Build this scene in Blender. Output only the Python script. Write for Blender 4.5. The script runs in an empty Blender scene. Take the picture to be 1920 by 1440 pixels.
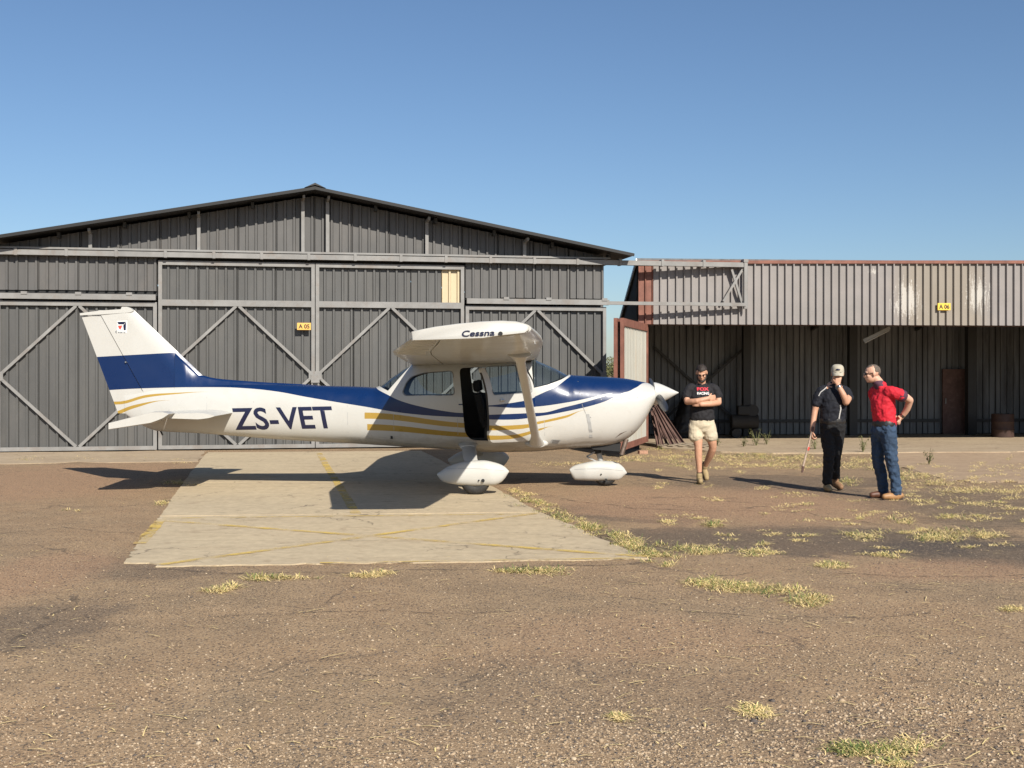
import bpy, bmesh, math, random
import numpy as np
from mathutils import Vector, Matrix
from mathutils.bvhtree import BVHTree
random.seed(7); RNG = np.random.default_rng(11)
SC = bpy.context.scene; COL = SC.collection
R = math.radians

# ------------------------------------------------------------------ camera, sky, sun, exposure
F = 2200.0; CX = 960.0; HY = 700.0; CH = 1.62          # focal length (photo pixels), horizon row, eye height
cd = bpy.data.cameras.new('camera'); cam = bpy.data.objects.new('camera', cd); COL.objects.link(cam)
cd.sensor_width = 36.0; cd.lens = 36.0 * F / 1920.0; cd.shift_y = -20.0 / 1920.0
cd.clip_start = 0.05; cd.clip_end = 9000.0
cam.location = (0, 0, CH); cam.rotation_euler = (R(90), 0, 0)
SC.camera = cam
SUN_EL = 35.5; SUN_AZ = 25.0        # sun behind the camera, to the right
az = R(SUN_AZ); el = R(SUN_EL)
sun_dir = Vector((math.sin(az) * math.cos(el), -math.cos(az) * math.cos(el), math.sin(el)))   # towards the sun
W = bpy.data.worlds.new('World'); SC.world = W; W.use_nodes = True
wn = W.node_tree; wn.nodes.clear()
sky = wn.nodes.new('ShaderNodeTexSky'); sky.sky_type = 'NISHITA'; sky.sun_disc = False
sky.sun_elevation = el; sky.sun_rotation = math.atan2(sun_dir.x, sun_dir.y)
sky.altitude = 300; sky.air_density = 1.0; sky.dust_density = 0.7; sky.ozone_density = 5.0
bg = wn.nodes.new('ShaderNodeBackground'); bg.inputs['Strength'].default_value = 0.078
wo = wn.nodes.new('ShaderNodeOutputWorld')
wn.links.new(sky.outputs[0], bg.inputs[0]); wn.links.new(bg.outputs[0], wo.inputs[0])
sl = bpy.data.lights.new('sun', 'SUN'); sl.energy = 5.0; sl.angle = R(0.5); sl.color = (1.0, 0.94, 0.84)
so = bpy.data.objects.new('sun', sl); COL.objects.link(so)
so.rotation_euler = (-sun_dir).to_track_quat('-Z', 'Y').to_euler()
SC.view_settings.view_transform = 'Standard'; SC.view_settings.look = 'None'
SC.view_settings.exposure = 0.42; SC.view_settings.gamma = 1.0; SC.view_settings.use_curve_mapping = False
SC.cycles.max_bounces = 8; SC.cycles.transparent_max_bounces = 16

# ------------------------------------------------------------------ photo geometry -> place
def gz(x, y):
    "the ground dips a little towards the open shed"
    s = lambda q: (lambda c: c * c * (3 - 2 * c))(min(max(q, 0.0), 1.0))
    return -0.12 * s((y - 17.5) / 7.0) * s((x - 0.5) / 2.5)
def G(px, py):
    "ground point seen at that pixel"
    z = 0.0
    for _ in range(6):
        d = (CH - z) * F / (py - HY); x = (px - CX) * d / F; z = gz(x, d)
    return Vector((x, d, z))
def A(px, py, d):
    return Vector(((px - CX) * d / F, d, CH + (HY - py) * d / F))

# ------------------------------------------------------------------ materials
MATS = {}
def nd(t, typ, **kw):
    n = t.nodes.new(typ)
    for k, v in kw.items():
        if k in n.inputs: n.inputs[k].default_value = v
        else: setattr(n, k, v)
    return n
def math_(t, op, a, b=None, clamp=False):
    n = t.nodes.new('ShaderNodeMath'); n.operation = op; n.use_clamp = clamp
    for i, v in enumerate((a, b)):
        if v is None: continue
        if isinstance(v, (int, float)): n.inputs[i].default_value = v
        else: t.links.new(v, n.inputs[i])
    return n.outputs[0]
def mixc(t, f, a, b, bt='MIX'):
    n = t.nodes.new('ShaderNodeMix'); n.data_type = 'RGBA'; n.blend_type = bt
    for s, v in ((n.inputs['Factor'], f), (n.inputs[6], a), (n.inputs[7], b)):
        if isinstance(v, (int, float)): s.default_value = v
        elif isinstance(v, tuple): s.default_value = (*v[:3], 1)
        else: t.links.new(v, s)
    return n.outputs[2]
def ramp(t, v, pts):
    n = t.nodes.new('ShaderNodeValToRGB'); e = n.color_ramp.elements
    while len(e) < len(pts): e.new(0.5)
    for q, (p, c) in zip(e, pts):
        q.position = p; q.color = (c, c, c, 1) if isinstance(c, (int, float)) else (*c, 1)
    t.links.new(v, n.inputs[0]); return n.outputs[0]
def noise(t, vec, scale, detail=4, rough=0.6, dist=0.0):
    n = nd(t, 'ShaderNodeTexNoise', Scale=scale, Detail=detail, Roughness=rough, Distortion=dist)
    if vec is not None: t.links.new(vec, n.inputs['Vector'])
    return n.outputs[0]
def newmat(name):
    m = bpy.data.materials.new(name); m.use_nodes = True; t = m.node_tree; t.nodes.clear()
    b = t.nodes.new('ShaderNodeBsdfPrincipled'); o = t.nodes.new('ShaderNodeOutputMaterial')
    t.links.new(b.outputs[0], o.inputs[0]); MATS[name] = m
    return m, t, b, o
def bump(t, b, h, strength, dist):
    n = nd(t, 'ShaderNodeBump', Strength=strength, Distance=dist); t.links.new(h, n.inputs['Height'])
    t.links.new(n.outputs[0], b.inputs['Normal'])
def mat(name, col, rough=0.6, metal=0.0, var=0.15, vscale=3.0, dirt=None, dirt_amt=0.5, dscale=1.2, bstr=0.0, bscale=40.0,
        stretch=(1, 1, 1), coat=0.0, spec=0.5, coord='Object'):
    "plain surface: base colour, broken by two noises; optional second colour (rust, dust) in patches"
    m, t, b, o = newmat(name)
    tc = t.nodes.new('ShaderNodeTexCoord'); mp = nd(t, 'ShaderNodeMapping'); mp.inputs['Scale'].default_value = stretch
    t.links.new(tc.outputs[coord], mp.inputs[0]); v = mp.outputs[0]
    n1 = noise(t, v, vscale, 6, 0.65)
    k = ramp(t, n1, [(0.3, 1 - var), (0.7, 1 + var)])
    c = mixc(t, 1.0, col, k, 'MULTIPLY')
    if dirt:
        n2 = noise(t, v, dscale, 8, 0.7, 0.4)
        c = mixc(t, math_(t, 'MULTIPLY', ramp(t, n2, [(0.5, 0.0), (0.68, 1.0)]), dirt_amt), c, dirt)
    t.links.new(c, b.inputs['Base Color'])
    b.inputs['Roughness'].default_value = rough; b.inputs['Metallic'].default_value = metal
    b.inputs['Specular IOR Level'].default_value = spec
    if coat: b.inputs['Coat Weight'].default_value = coat; b.inputs['Coat Roughness'].default_value = 0.05
    if bstr: bump(t, b, noise(t, v, bscale, 4, 0.6), bstr, 0.01)
    return m

mat('cladding', (0.084, 0.083, 0.080), 0.5, 0, 0.2, 1.1, (0.12, 0.113, 0.102), 0.45, 1.6, 0.10, 9, (1, 1, .35), spec=.4)
mat('cladding_upper', (0.094, 0.091, 0.088), 0.52, 0, 0.2, 1.1, (0.135, 0.122, 0.11), 0.45, 1.6, 0.10, 9, (1, 1, .35), spec=.4)
mat('cream', (0.50, 0.41, 0.26), 0.5, 0, 0.06)
mat('steel_grey', (0.215, 0.21, 0.20), 0.55, 0, 0.18, 2.5, (0.16, 0.10, 0.06), 0.35, 3.0)
mat('steel_dark', (0.03, 0.029, 0.028), 0.6, 0, 0.15)
mat('roof_dark', (0.022, 0.021, 0.021), 0.6, 0, 0.2, 2)
mat('rust_red', (0.20, 0.082, 0.056), 0.7, 0, 0.3, 4, (0.14, 0.05, 0.035), 0.6, 6)
mat('rust_brown', (0.11, 0.06, 0.048), 0.8, 0, 0.3, 5, (0.2, 0.13, 0.1), 0.5, 8)
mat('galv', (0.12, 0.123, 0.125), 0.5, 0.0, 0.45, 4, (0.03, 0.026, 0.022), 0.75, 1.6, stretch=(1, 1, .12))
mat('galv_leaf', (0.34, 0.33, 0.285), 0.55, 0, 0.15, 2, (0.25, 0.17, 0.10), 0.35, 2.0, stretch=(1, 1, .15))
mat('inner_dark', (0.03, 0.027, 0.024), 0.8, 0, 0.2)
mat('black', (0.008, 0.008, 0.008), 0.6, 0, 0.1)
mat('rubber', (0.022, 0.021, 0.02), 0.75, 0, 0.2, 20, (0.09, 0.075, 0.06), 0.4, 30)
mat('prop_black', (0.015, 0.015, 0.016), 0.35)
mat('chrome', (0.6, 0.6, 0.6), 0.2, 1.0, 0.05)
mat('exhaust', (0.20, 0.15, 0.12), 0.5, 0.7, 0.3, 20)
mat('seat_cloth', (0.007, 0.007, 0.008), 0.9, 0, 0.2, 30)
mat('sign_yellow', (0.80, 0.50, 0.06), 0.5, 0, 0.08, 8)
mat('sign_orange', (0.78, 0.42, 0.10), 0.5, 0, 0.08, 8)
mat('ink_black', (0.015, 0.013, 0.012), 0.6, 0, 0.05)
mat('ink_navy', (0.010, 0.013, 0.042), 0.35, 0, 0.05)
mat('ink_red', (0.55, 0.07, 0.05), 0.4, 0, 0.05)
mat('white_board', (0.78, 0.78, 0.74), 0.5, 0, 0.05)
mat('wood_grey', (0.30, 0.24, 0.17), 0.85, 0, 0.3, 6, (0.12, 0.09, 0.06), 0.5, 5)
mat('brick', (0.35, 0.2, 0.13), 0.9, 0, 0.3, 20)
mat('barrel_brown', (0.05, 0.026, 0.02), 0.7, 0, 0.3, 5)
mat('lamp_white', (0.3, 0.3, 0.285), 0.4)
mat('panel_grey', (0.33, 0.33, 0.32), 0.5, 0, 0.1)
mat('line_dark', (0.19, 0.185, 0.18), 0.6, 0, 0.1)

# aircraft glass
m, t, b, o = newmat('glass')
t.nodes.remove(b)
tr = nd(t, 'ShaderNodeBsdfTransparent'); tr.inputs[0].default_value = (0.83, 0.87, 0.88, 1)
gl = nd(t, 'ShaderNodeBsdfGlossy', Roughness=0.03); gl.inputs[0].default_value = (0.9, 0.95, 1, 1)
lw = nd(t, 'ShaderNodeLayerWeight', Blend=0.5); mx = t.nodes.new('ShaderNodeMixShader')
fq = math_(t, 'MULTIPLY_ADD', math_(t, 'POWER', lw.outputs['Facing'], 4.0), 0.75); fq.node.inputs[2].default_value = 0.035; t.links.new(fq, mx.inputs[0])
t.links.new(tr.outputs[0], mx.inputs[1]); t.links.new(gl.outputs[0], mx.inputs[2]); t.links.new(mx.outputs[0], o.inputs[0])

# ------------------------------------------------------------------ mesh helpers
def tag(o, label=None, cat=None, group=None, kind=None):
    for k, v in (('label', label), ('category', cat), ('group', group), ('kind', kind)):
        if v: o[k] = v
    return o
def link(name, me, parent=None, loc=None):
    o = bpy.data.objects.new(name, me); COL.objects.link(o)
    if parent is not None: o.parent = parent
    if loc is not None: o.location = loc
    return o
def empty(name, loc, rz=0.0):
    o = bpy.data.objects.new(name, None); COL.objects.link(o); o.location = loc; o.rotation_euler = (0, 0, rz)
    o.empty_display_size = 0.2
    return o
def setmats(me, ms):
    for x in (ms if isinstance(ms, (list, tuple)) else [ms]): me.materials.append(MATS[x])
def frame_of(d):
    d = Vector(d).normalized(); up = Vector((0, 0, 1)) if abs(d.z) < 0.95 else Vector((0, 1, 0))
    a = d.cross(up).normalized(); return d, a, a.cross(d).normalized()
class MB:
    def __init__(s): s.v = []; s.f = []; s.m = []
    def add(s, vs, fs, mi=0):
        o = len(s.v); s.v += [tuple(x) for x in vs]; s.f += [tuple(i + o for i in f) for f in fs]; s.m += [mi] * len(fs); return s
    def box(s, x0, x1, y0, y1, z0, z1, mi=0):
        vs = [(x, y, z) for x in (x0, x1) for y in (y0, y1) for z in (z0, z1)]
        return s.add(vs, [(0, 1, 3, 2), (4, 6, 7, 5), (0, 4, 5, 1), (2, 3, 7, 6), (0, 2, 6, 4), (1, 5, 7, 3)], mi)
    def beam(s, p0, p1, w, h, up=None, mi=0):
        "rectangular bar: w across (horizontal), h along up"
        p0, p1 = Vector(p0), Vector(p1); d = (p1 - p0).normalized()
        if up is None: _, a, b = frame_of(d)
        else:
            a = d.cross(Vector(up)).normalized(); b = a.cross(d).normalized()
        vs = [p + a * (i * w / 2) + b * (j * h / 2) for p in (p0, p1) for i, j in ((-1, -1), (1, -1), (1, 1), (-1, 1))]
        return s.add(vs, [(3, 2, 1, 0), (4, 5, 6, 7), (0, 1, 5, 4), (1, 2, 6, 5), (2, 3, 7, 6), (3, 0, 4, 7)], mi)
    def tube(s, p0, p1, r0, r1=None, n=12, mi=0):
        r1 = r0 if r1 is None else r1; p0, p1 = Vector(p0), Vector(p1); _, a, b = frame_of(p1 - p0)
        vs = [p + (a * math.cos(2 * math.pi * k / n) + b * math.sin(2 * math.pi * k / n)) * r for p, r in ((p0, r0), (p1, r1)) for k in range(n)]
        fs = [(k, (k + 1) % n, n + (k + 1) % n, n + k) for k in range(n)] + [tuple(range(n))[::-1], tuple(range(n, 2 * n))]
        return s.add(vs, fs, mi)
    def loft(s, rings, caps=True, mi=0):
        n = len(rings[0]); vs = [p for r in rings for p in r]; fs = []
        for i in range(len(rings) - 1):
            for k in range(n):
                fs.append((i * n + k, i * n + (k + 1) % n, (i + 1) * n + (k + 1) % n, (i + 1) * n + k))
        if caps: fs += [tuple(range(n))[::-1], tuple(range((len(rings) - 1) * n, len(rings) * n))]
        return s.add(vs, fs, mi)
    def prism(s, poly, y0, y1, mi=0):
        "polygon in x,z pushed along y"
        n = len(poly); vs = [(x, y, z) for y in (y0, y1) for x, z in poly]
        return s.add(vs, [tuple(range(n)), tuple(range(n, 2 * n))[::-1]] + [(k, n + k, n + (k + 1) % n, (k + 1) % n) for k in range(n)], mi)
    def slab(s, poly, z0, z1, mi=0):
        n = len(poly); vs = [(x, y, z) for z in (z0, z1) for x, y in poly]
        return s.add(vs, [tuple(range(n))[::-1], tuple(range(n, 2 * n))] + [(k, (k + 1) % n, n + (k + 1) % n, n + k) for k in range(n)], mi)
    def mesh(s, name, ms, smooth=None, recalc=True, bevel=0.0):
        me = bpy.data.meshes.new(name); me.from_pydata(s.v, [], s.f)
        me.polygons.foreach_set('material_index', s.m)
        if recalc or bevel:
            bm = bmesh.new(); bm.from_mesh(me)
            if recalc: bmesh.ops.recalc_face_normals(bm, faces=bm.faces)
            if bevel: bmesh.ops.bevel(bm, geom=list(bm.edges), offset=bevel, segments=2, affect='EDGES', profile=0.6)
            bm.to_mesh(me); bm.free()
        if smooth is not None: me.shade_smooth(); me.set_sharp_from_angle(angle=R(smooth))
        setmats(me, ms); return me
    def build(s, name, ms, parent=None, loc=None, **kw):
        return link(name, s.mesh(name, ms, **kw), parent, loc)
def pchip(xs, ys):
    xs = np.array(xs, float); ys = np.array(ys, float); h = np.diff(xs); dl = np.diff(ys) / h; n = len(xs); m = np.zeros(n)
    m[0], m[-1] = dl[0], dl[-1]
    for i in range(1, n - 1):
        if dl[i - 1] * dl[i] > 0:
            w1 = 2 * h[i] + h[i - 1]; w2 = h[i] + 2 * h[i - 1]; m[i] = (w1 + w2) / (w1 / dl[i - 1] + w2 / dl[i])
    def f(x):
        x = min(max(x, xs[0]), xs[-1]); i = min(int(np.searchsorted(xs, x, 'right')) - 1, n - 2)
        q = (x - xs[i]) / h[i]
        return float((2 * q**3 - 3 * q**2 + 1) * ys[i] + (q**3 - 2 * q**2 + q) * h[i] * m[i] + (-2 * q**3 + 3 * q**2) * ys[i + 1] + (q**3 - q**2) * h[i] * m[i + 1])
    return f
def text_mesh(body, x0, x1, z0, z1, shear=0.0, cut=0.03, bold=0.0):
    "lettering as a flat mesh in x,z fitted to a box; cut into a fine grid so it can follow a curved skin"
    cu = bpy.data.curves.new('lettering', 'FONT'); cu.body = body; cu.resolution_u = 4; cu.offset = bold
    o = link('lettering', cu); dg = bpy.context.evaluated_depsgraph_get()
    me = bpy.data.meshes.new_from_object(o.evaluated_get(dg)); bpy.data.objects.remove(o); bpy.data.curves.remove(cu)
    co = np.array([v.co for v in me.vertices]); lo, hi = co.min(0), co.max(0)
    for v in me.vertices:
        a = (v.co.x - lo[0]) / (hi[0] - lo[0]); b_ = (v.co.y - lo[1]) / (hi[1] - lo[1])
        v.co = (x0 + (x1 - x0) * a + shear * b_, 0, z0 + (z1 - z0) * b_)
    bm = bmesh.new(); bm.from_mesh(me)
    if cut:
        for ax, a0, a1 in ((0, x0, x1), (2, z0, z1)):
            k = int((a1 - a0) / cut)
            for i in range(1, k + 1):
                p = [0, 0, 0]; p[ax] = a0 + (a1 - a0) * i / (k + 1); nn = [0, 0, 0]; nn[ax] = 1
                bmesh.ops.bisect_plane(bm, geom=list(bm.verts) + list(bm.edges) + list(bm.faces), plane_co=p, plane_no=nn)
    bm.to_mesh(me); bm.free(); return me
def boolean(base, cutter, op):
    md = base.modifiers.new('b', 'BOOLEAN'); md.operation = op; md.object = cutter; md.solver = 'EXACT'
    bpy.context.view_layer.update()
    me = bpy.data.meshes.new_from_object(base.evaluated_get(bpy.context.evaluated_depsgraph_get()))
    base.modifiers.clear(); base.data = me
def drop(*os):
    for o in os: bpy.data.objects.remove(o)

# ------------------------------------------------------------------ the ground
def ellipse_mask(t, vec, cx, cy, rx, ry, wob, soft=0.35):
    mp = nd(t, 'ShaderNodeMapping'); mp.inputs['Location'].default_value = (-cx / rx, -cy / ry, 0); mp.inputs['Scale'].default_value = (1 / rx, 1 / ry, 0)
    t.links.new(vec, mp.inputs[0]); l = nd(t, 'ShaderNodeVectorMath', operation='LENGTH'); t.links.new(mp.outputs[0], l.inputs[0])
    d = math_(t, 'ADD', l.outputs['Value'], wob)
    return ramp(t, d, [(0.0, 1.0), (1.0 - soft, 1.0), (1.0, 0.0)])
m, t, b, o = newmat('ground_tarmac')
tc = t.nodes.new('ShaderNodeTexCoord'); v = tc.outputs['Object']
big = noise(t, v, 0.35, 6, 0.65, 0.5); mid = noise(t, v, 2.2, 6, 0.7, 0.2); fine = noise(t, v, 55, 3, 0.7)
c = mixc(t, ramp(t, big, [(0.38, 0.0), (0.62, 1.0)]), (0.37, 0.245, 0.142), (0.30, 0.215, 0.132))
c = mixc(t, ramp(t, mid, [(0.42, 0.0), (0.66, 0.7)]), c, (0.44, 0.305, 0.18))
wob = math_(t, 'MULTIPLY', math_(t, 'SUBTRACT', noise(t, v, 0.9, 9, 0.78, 0.6), 0.5), 2.4)
# broken dark tarmac and smooth red-brown patches, each where the place has it
for px, py, rpx, rpy, k in ((1180, 962, 170, 16, .75), (1480, 1010, 430, 22, .7), (1850, 1040, 170, 22, .7), (1480, 905, 200, 14, .55),
                            (1800, 945, 190, 30, .5), (1130, 1300, 330, 70, .2), (90, 1170, 120, 40, .45), (760, 905, 330, 8, .0), (300, 1060, 130, 18, .4), (1700, 1400, 300, 60, .2)):
    p = G(px, py); q = G(px, py - rpy); rx = rpx * p.y / F; ry = q.y - p.y
    if k: c = mixc(t, math_(t, 'MULTIPLY', ellipse_mask(t, v, p.x, p.y, rx * 1.3, ry * 1.3, wob, 0.3), k), c, (0.095, 0.078, 0.066))
for px, py, rpx, rpy, k in ((1330, 945, 330, 32, .85), (1780, 1070, 200, 22, .7), (100, 900, 240, 35, .8), (60, 1080, 120, 45, .7), (1180, 1190, 300, 45, .4)):
    p = G(px, py); q = G(px, py - rpy); rx = rpx * p.y / F; ry = q.y - p.y
    c = mixc(t, math_(t, 'MULTIPLY', ellipse_mask(t, v, p.x, p.y, rx * 1.2, ry * 1.2, math_(t, 'MULTIPLY', wob, .6), 0.5), k), c, (0.41, 0.255, 0.152))
vo = nd(t, 'ShaderNodeTexVoronoi', Scale=95.0); t.links.new(v, vo.inputs['Vector'])
sp = nd(t, 'ShaderNodeSeparateColor'); t.links.new(vo.outputs['Color'], sp.inputs[0])
c = mixc(t, ramp(t, sp.outputs[0], [(0.88, 0.0), (0.92, 0.5)]), c, (0.46, 0.36, 0.25))
c = mixc(t, ramp(t, sp.outputs[1], [(0.84, 0.0), (0.88, 0.75)]), c, (0.07, 0.058, 0.05))
c = mixc(t, 1.0, c, ramp(t, fine, [(0.25, 0.58), (0.75, 1.32)]), 'MULTIPLY')
# cracks
cr = nd(t, 'ShaderNodeTexVoronoi', Scale=0.42, feature='DISTANCE_TO_EDGE'); wv = nd(t, 'ShaderNodeVectorMath', operation='ADD'); nv = nd(t, 'ShaderNodeTexNoise', Scale=1.3, Detail=5.0)
t.links.new(v, nv.inputs['Vector']); t.links.new(v, wv.inputs[0]); t.links.new(nv.outputs['Color'], wv.inputs[1]); t.links.new(wv.outputs[0], cr.inputs['Vector'])
crk = math_(t, 'MULTIPLY', ramp(t, cr.outputs[0], [(0.0, 1.0), (0.012, 0.0)]), ramp(t, noise(t, v, 0.6, 3), [(0.5, 0.0), (0.6, .7)]))
c = mixc(t, crk, c, (0.075, 0.06, 0.05))
t.links.new(c, b.inputs['Base Color']); b.inputs['Roughness'].default_value = 0.92; b.inputs['Specular IOR Level'].default_value = 0.2
hh = math_(t, 'ADD', math_(t, 'MULTIPLY', fine, 0.7), math_(t, 'ADD', math_(t, 'MULTIPLY', sp.outputs[2], 0.5), mid))
bump(t, b, hh, 1.0, 0.016)
gx = [-4000, -300, -40] + [-8 + .5 * i for i in range(60)] + [40, 300, 4000]; gy = [-200, 0, 8] + [16 + .5 * i for i in range(40)] + [60, 300, 6000]
g = MB().add([(x, y, gz(x, y)) for y in gy for x in gx], [(j * len(gx) + i, j * len(gx) + i + 1, (j + 1) * len(gx) + i + 1, (j + 1) * len(gx) + i) for j in range(len(gy) - 1) for i in range(len(gx) - 1)]).build('ground', 'ground_tarmac', recalc=False, smooth=60)
tag(g, 'weathered red-brown tarmac ground with loose gravel', kind='structure')

m, t, b, o = newmat('crack_tar'); tc = t.nodes.new('ShaderNodeTexCoord'); v = tc.outputs['Object']; b.inputs['Base Color'].default_value = (0.085, 0.066, 0.052, 1); b.inputs['Roughness'].default_value = .95
t.links.new(ramp(t, noise(t, v, 6, 8, .8), [(.38, .6), (.56, 0.0)]), b.inputs['Alpha'])
rgc = random.Random(21)
for pts_, wd in (([(-30, 1268), (40, 1205), (95, 1160), (140, 1118)], .10), ([(-20, 1141), (90, 1143), (190, 1160)], .035), ([(380, 1160), (560, 1152), (700, 1146), (960, 1149)], .05), ([(430, 1283), (620, 1268), (760, 1272)], .03),
                 ([(250, 1068), (520, 1076), (800, 1070), (1210, 1056)], .10), ([(1180, 1120), (1290, 1150), (1500, 1160), (1750, 1152)], .05), ([(1010, 930), (1200, 955), (1500, 960), (1650, 985)], .07), ([(1560, 1075), (1700, 1084), (1930, 1078)], .07), ([(-20, 1005), (110, 990), (250, 1000)], .05)):
    P_ = [G(*q) for q in pts_]; L_, R_ = [], []
    for i in range(len(P_) - 1):
        k = max(2, int((P_[i + 1] - P_[i]).length / .06))
        for j in range(k + (i == len(P_) - 2)):
            c0 = P_[i].lerp(P_[i + 1], j / k); d = (P_[i + 1] - P_[i]).normalized(); nn = Vector((-d.y, d.x, 0)); c0 = c0 + nn * (.05 * math.sin(j * .35 + i) + rgc.uniform(-.012, .012)); w_ = wd * rgc.uniform(.15, .45)
            L_.append(c0 + nn * w_ + Vector((0, 0, .004))); R_.append(c0 - nn * w_ + Vector((0, 0, .004)))
    k = len(L_); MB().add(L_ + R_, [(i, i + 1, k + i + 1, k + i) for i in range(k - 1)]).build('tarmac_crack', 'crack_tar', g, recalc=False)

def concrete(name, col, col2, dust):
    m, t, b, o = newmat(name)
    tc = t.nodes.new('ShaderNodeTexCoord'); v = tc.outputs['Object']
    n1 = noise(t, v, 0.8, 8, 0.7, 0.6); n2 = noise(t, v, 9, 6, 0.75); 
    mp = nd(t, 'ShaderNodeMapping'); mp.inputs['Scale'].default_value = (0.5, 5, 1); t.links.new(v, mp.inputs[0]); n3 = noise(t, mp.outputs[0], 1.0, 6, 0.7, 0.3)
    c = mixc(t, ramp(t, n1, [(0.35, 0.0), (0.65, 1.0)]), col, col2)
    c = mixc(t, ramp(t, n3, [(0.52, 0.0), (0.75, 0.75)]), c, dust)
    c = mixc(t, 1.0, c, ramp(t, n2, [(0.3, 0.82), (0.7, 1.12)]), 'MULTIPLY')
    c = mixc(t, ramp(t, noise(t, v, 3.3, 9, 0.8, 1.5), [(0.62, 0.0), (0.72, 0.6)]), c, (0.14, 0.11, 0.08))
    st_ = noise(t, v, 1.7, 9, .78, 2.2); c = mixc(t, ramp(t, st_, [(.56, 0.0), (.66, .55)]), c, (0.27, 0.195, 0.125))
    c = mixc(t, ramp(t, noise(t, v, 2.6, 3, .5, .2), [(.70, 0.0), (.76, .55)]), c, (0.09, 0.075, 0.06))
    ck = nd(t, 'ShaderNodeTexVoronoi', Scale=0.55, feature='DISTANCE_TO_EDGE'); wv = nd(t, 'ShaderNodeVectorMath', operation='ADD'); nv = nd(t, 'ShaderNodeTexNoise', Scale=1.7, Detail=6.0)
    t.links.new(v, nv.inputs['Vector']); t.links.new(v, wv.inputs[0]); t.links.new(nv.outputs['Color'], wv.inputs[1]); t.links.new(wv.outputs[0], ck.inputs['Vector'])
    c = mixc(t, math_(t, 'MULTIPLY', ramp(t, ck.outputs[0], [(0.0, 1.0), (0.008, 0.0)]), ramp(t, n1, [(.45, 0.0), (.55, .8)])), c, (0.10, 0.08, 0.06))
    t.links.new(c, b.inputs['Base Color']); b.inputs['Roughness'].default_value = 0.9; b.inputs['Specular IOR Level'].default_value = 0.25
    bump(t, b, math_(t, 'ADD', n2, noise(t, v, 80, 3)), 0.35, 0.006)
concrete('concrete', (0.50, 0.405, 0.268), (0.45, 0.365, 0.245), (0.35, 0.27, 0.175))
concrete('concrete_pale', (0.42, 0.33, 0.225), (0.36, 0.275, 0.185), (0.28, 0.205, 0.135))
concrete('apron_dirt', (0.40, 0.29, 0.19), (0.34, 0.24, 0.155), (0.27, 0.19, 0.125))
# worn yellow paint: flakes away to show the concrete below
m, t, b, o = newmat('paint_yellow')
tc = t.nodes.new('ShaderNodeTexCoord'); v = tc.outputs['Object']
b.inputs['Roughness'].default_value = 0.85
t.links.new(mixc(t, noise(t, v, 12, 5, .7), (0.70, 0.47, 0.08), (0.60, 0.44, 0.14)), b.inputs['Base Color'])
wear = math_(t, 'ADD', noise(t, v, 2.2, 8, 0.75, 0.3), math_(t, 'MULTIPLY', noise(t, v, 26, 4, 0.7), 0.22))
t.links.new(ramp(t, wear, [(0.52, 0.85), (0.68, 0.08)]), b.inputs['Alpha'])

def rough_edge(pts, step=0.12, amp=0.02, seed=1):
    rg = random.Random(seed); out = []
    for i, p in enumerate(pts):
        q = pts[(i + 1) % len(pts)]; d = math.dist(p, q); n = max(1, int(d / step))
        for k in range(n):
            f = k / n; j = amp if k else 0; w_ = (math.sin(f * d * 1.9 + seed) + .6 * math.sin(f * d * 4.7 + i)) * amp * 1.2 * (1 if k else 0) - (rg.uniform(1, 5) * amp if rg.random() < .10 else 0); nx, ny = (q[1] - p[1]) / d, -(q[0] - p[0]) / d
            out.append((p[0] + (q[0] - p[0]) * f + rg.uniform(-j, j) + nx * w_, p[1] + (q[1] - p[1]) * f + rg.uniform(-j, j) + ny * w_))
    return out
def gp(*pts): return [tuple(G(x, y).xy) for x, y in pts]
pad = empty('concrete_pad', G(640, 955)); tag(pad, 'pale concrete pad with worn yellow lines under the aircraft', kind='structure')
def padpart(name, poly, z0, z1, mt):
    o = pad.location
    return MB().slab([(x - o.x, y - o.y) for x, y in poly], z0, z1).build(name, mt, pad)
padpart('concrete_slab', rough_edge(gp((245, 1040), (232, 1057), (280, 1057), (292, 1064), (1216, 1049), (1013.5, 962.3), (299.3, 969.8)), .10, .012, 3), -0.05, 0.011, 'concrete')
padpart('concrete_slab', rough_edge(gp((300, 969), (1012, 961.5), (903, 902.6), (342.7, 906.6)), .12, .005, 4), -0.05, 0.012, 'concrete')
padpart('concrete_slab', rough_edge(gp((343, 906), (902, 902), (790, 846), (388, 849)), .15, .005, 5), -0.05, 0.011, 'concrete')
def line(p, q, w):
    a = G(*p); c_ = G(*q); d = (c_ - a).normalized(); n = Vector((-d.y, d.x, 0)) * w / 2; k = int((c_ - a).length / .15) + 1
    o = pad.location; rg = random.Random(p[0])
    L = []; Rr = []
    for i in range(k + 1):
        m_ = a.lerp(c_, i / k) - o
        L.append((m_ + n * rg.uniform(.8, 1.1)).xy); Rr.append((m_ - n * rg.uniform(.8, 1.1)).xy)
    vs = [(x, y, 0.017) for x, y in L + Rr]
    MB().add(vs, [(i, i + 1, k + 2 + i, k + 1 + i) for i in range(k)]).build('yellow_line', 'paint_yellow', pad, recalc=False)
line((312, 979), (1212, 1047), .10); line((300, 1062), (1006, 964.5), .10); line((598, 851), (668, 966), .12)
line((302, 977), (262, 1022), .12); line((304, 974), (1006, 966), .05); line((600, 1058.5), (1190, 1049.5), .05)
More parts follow.
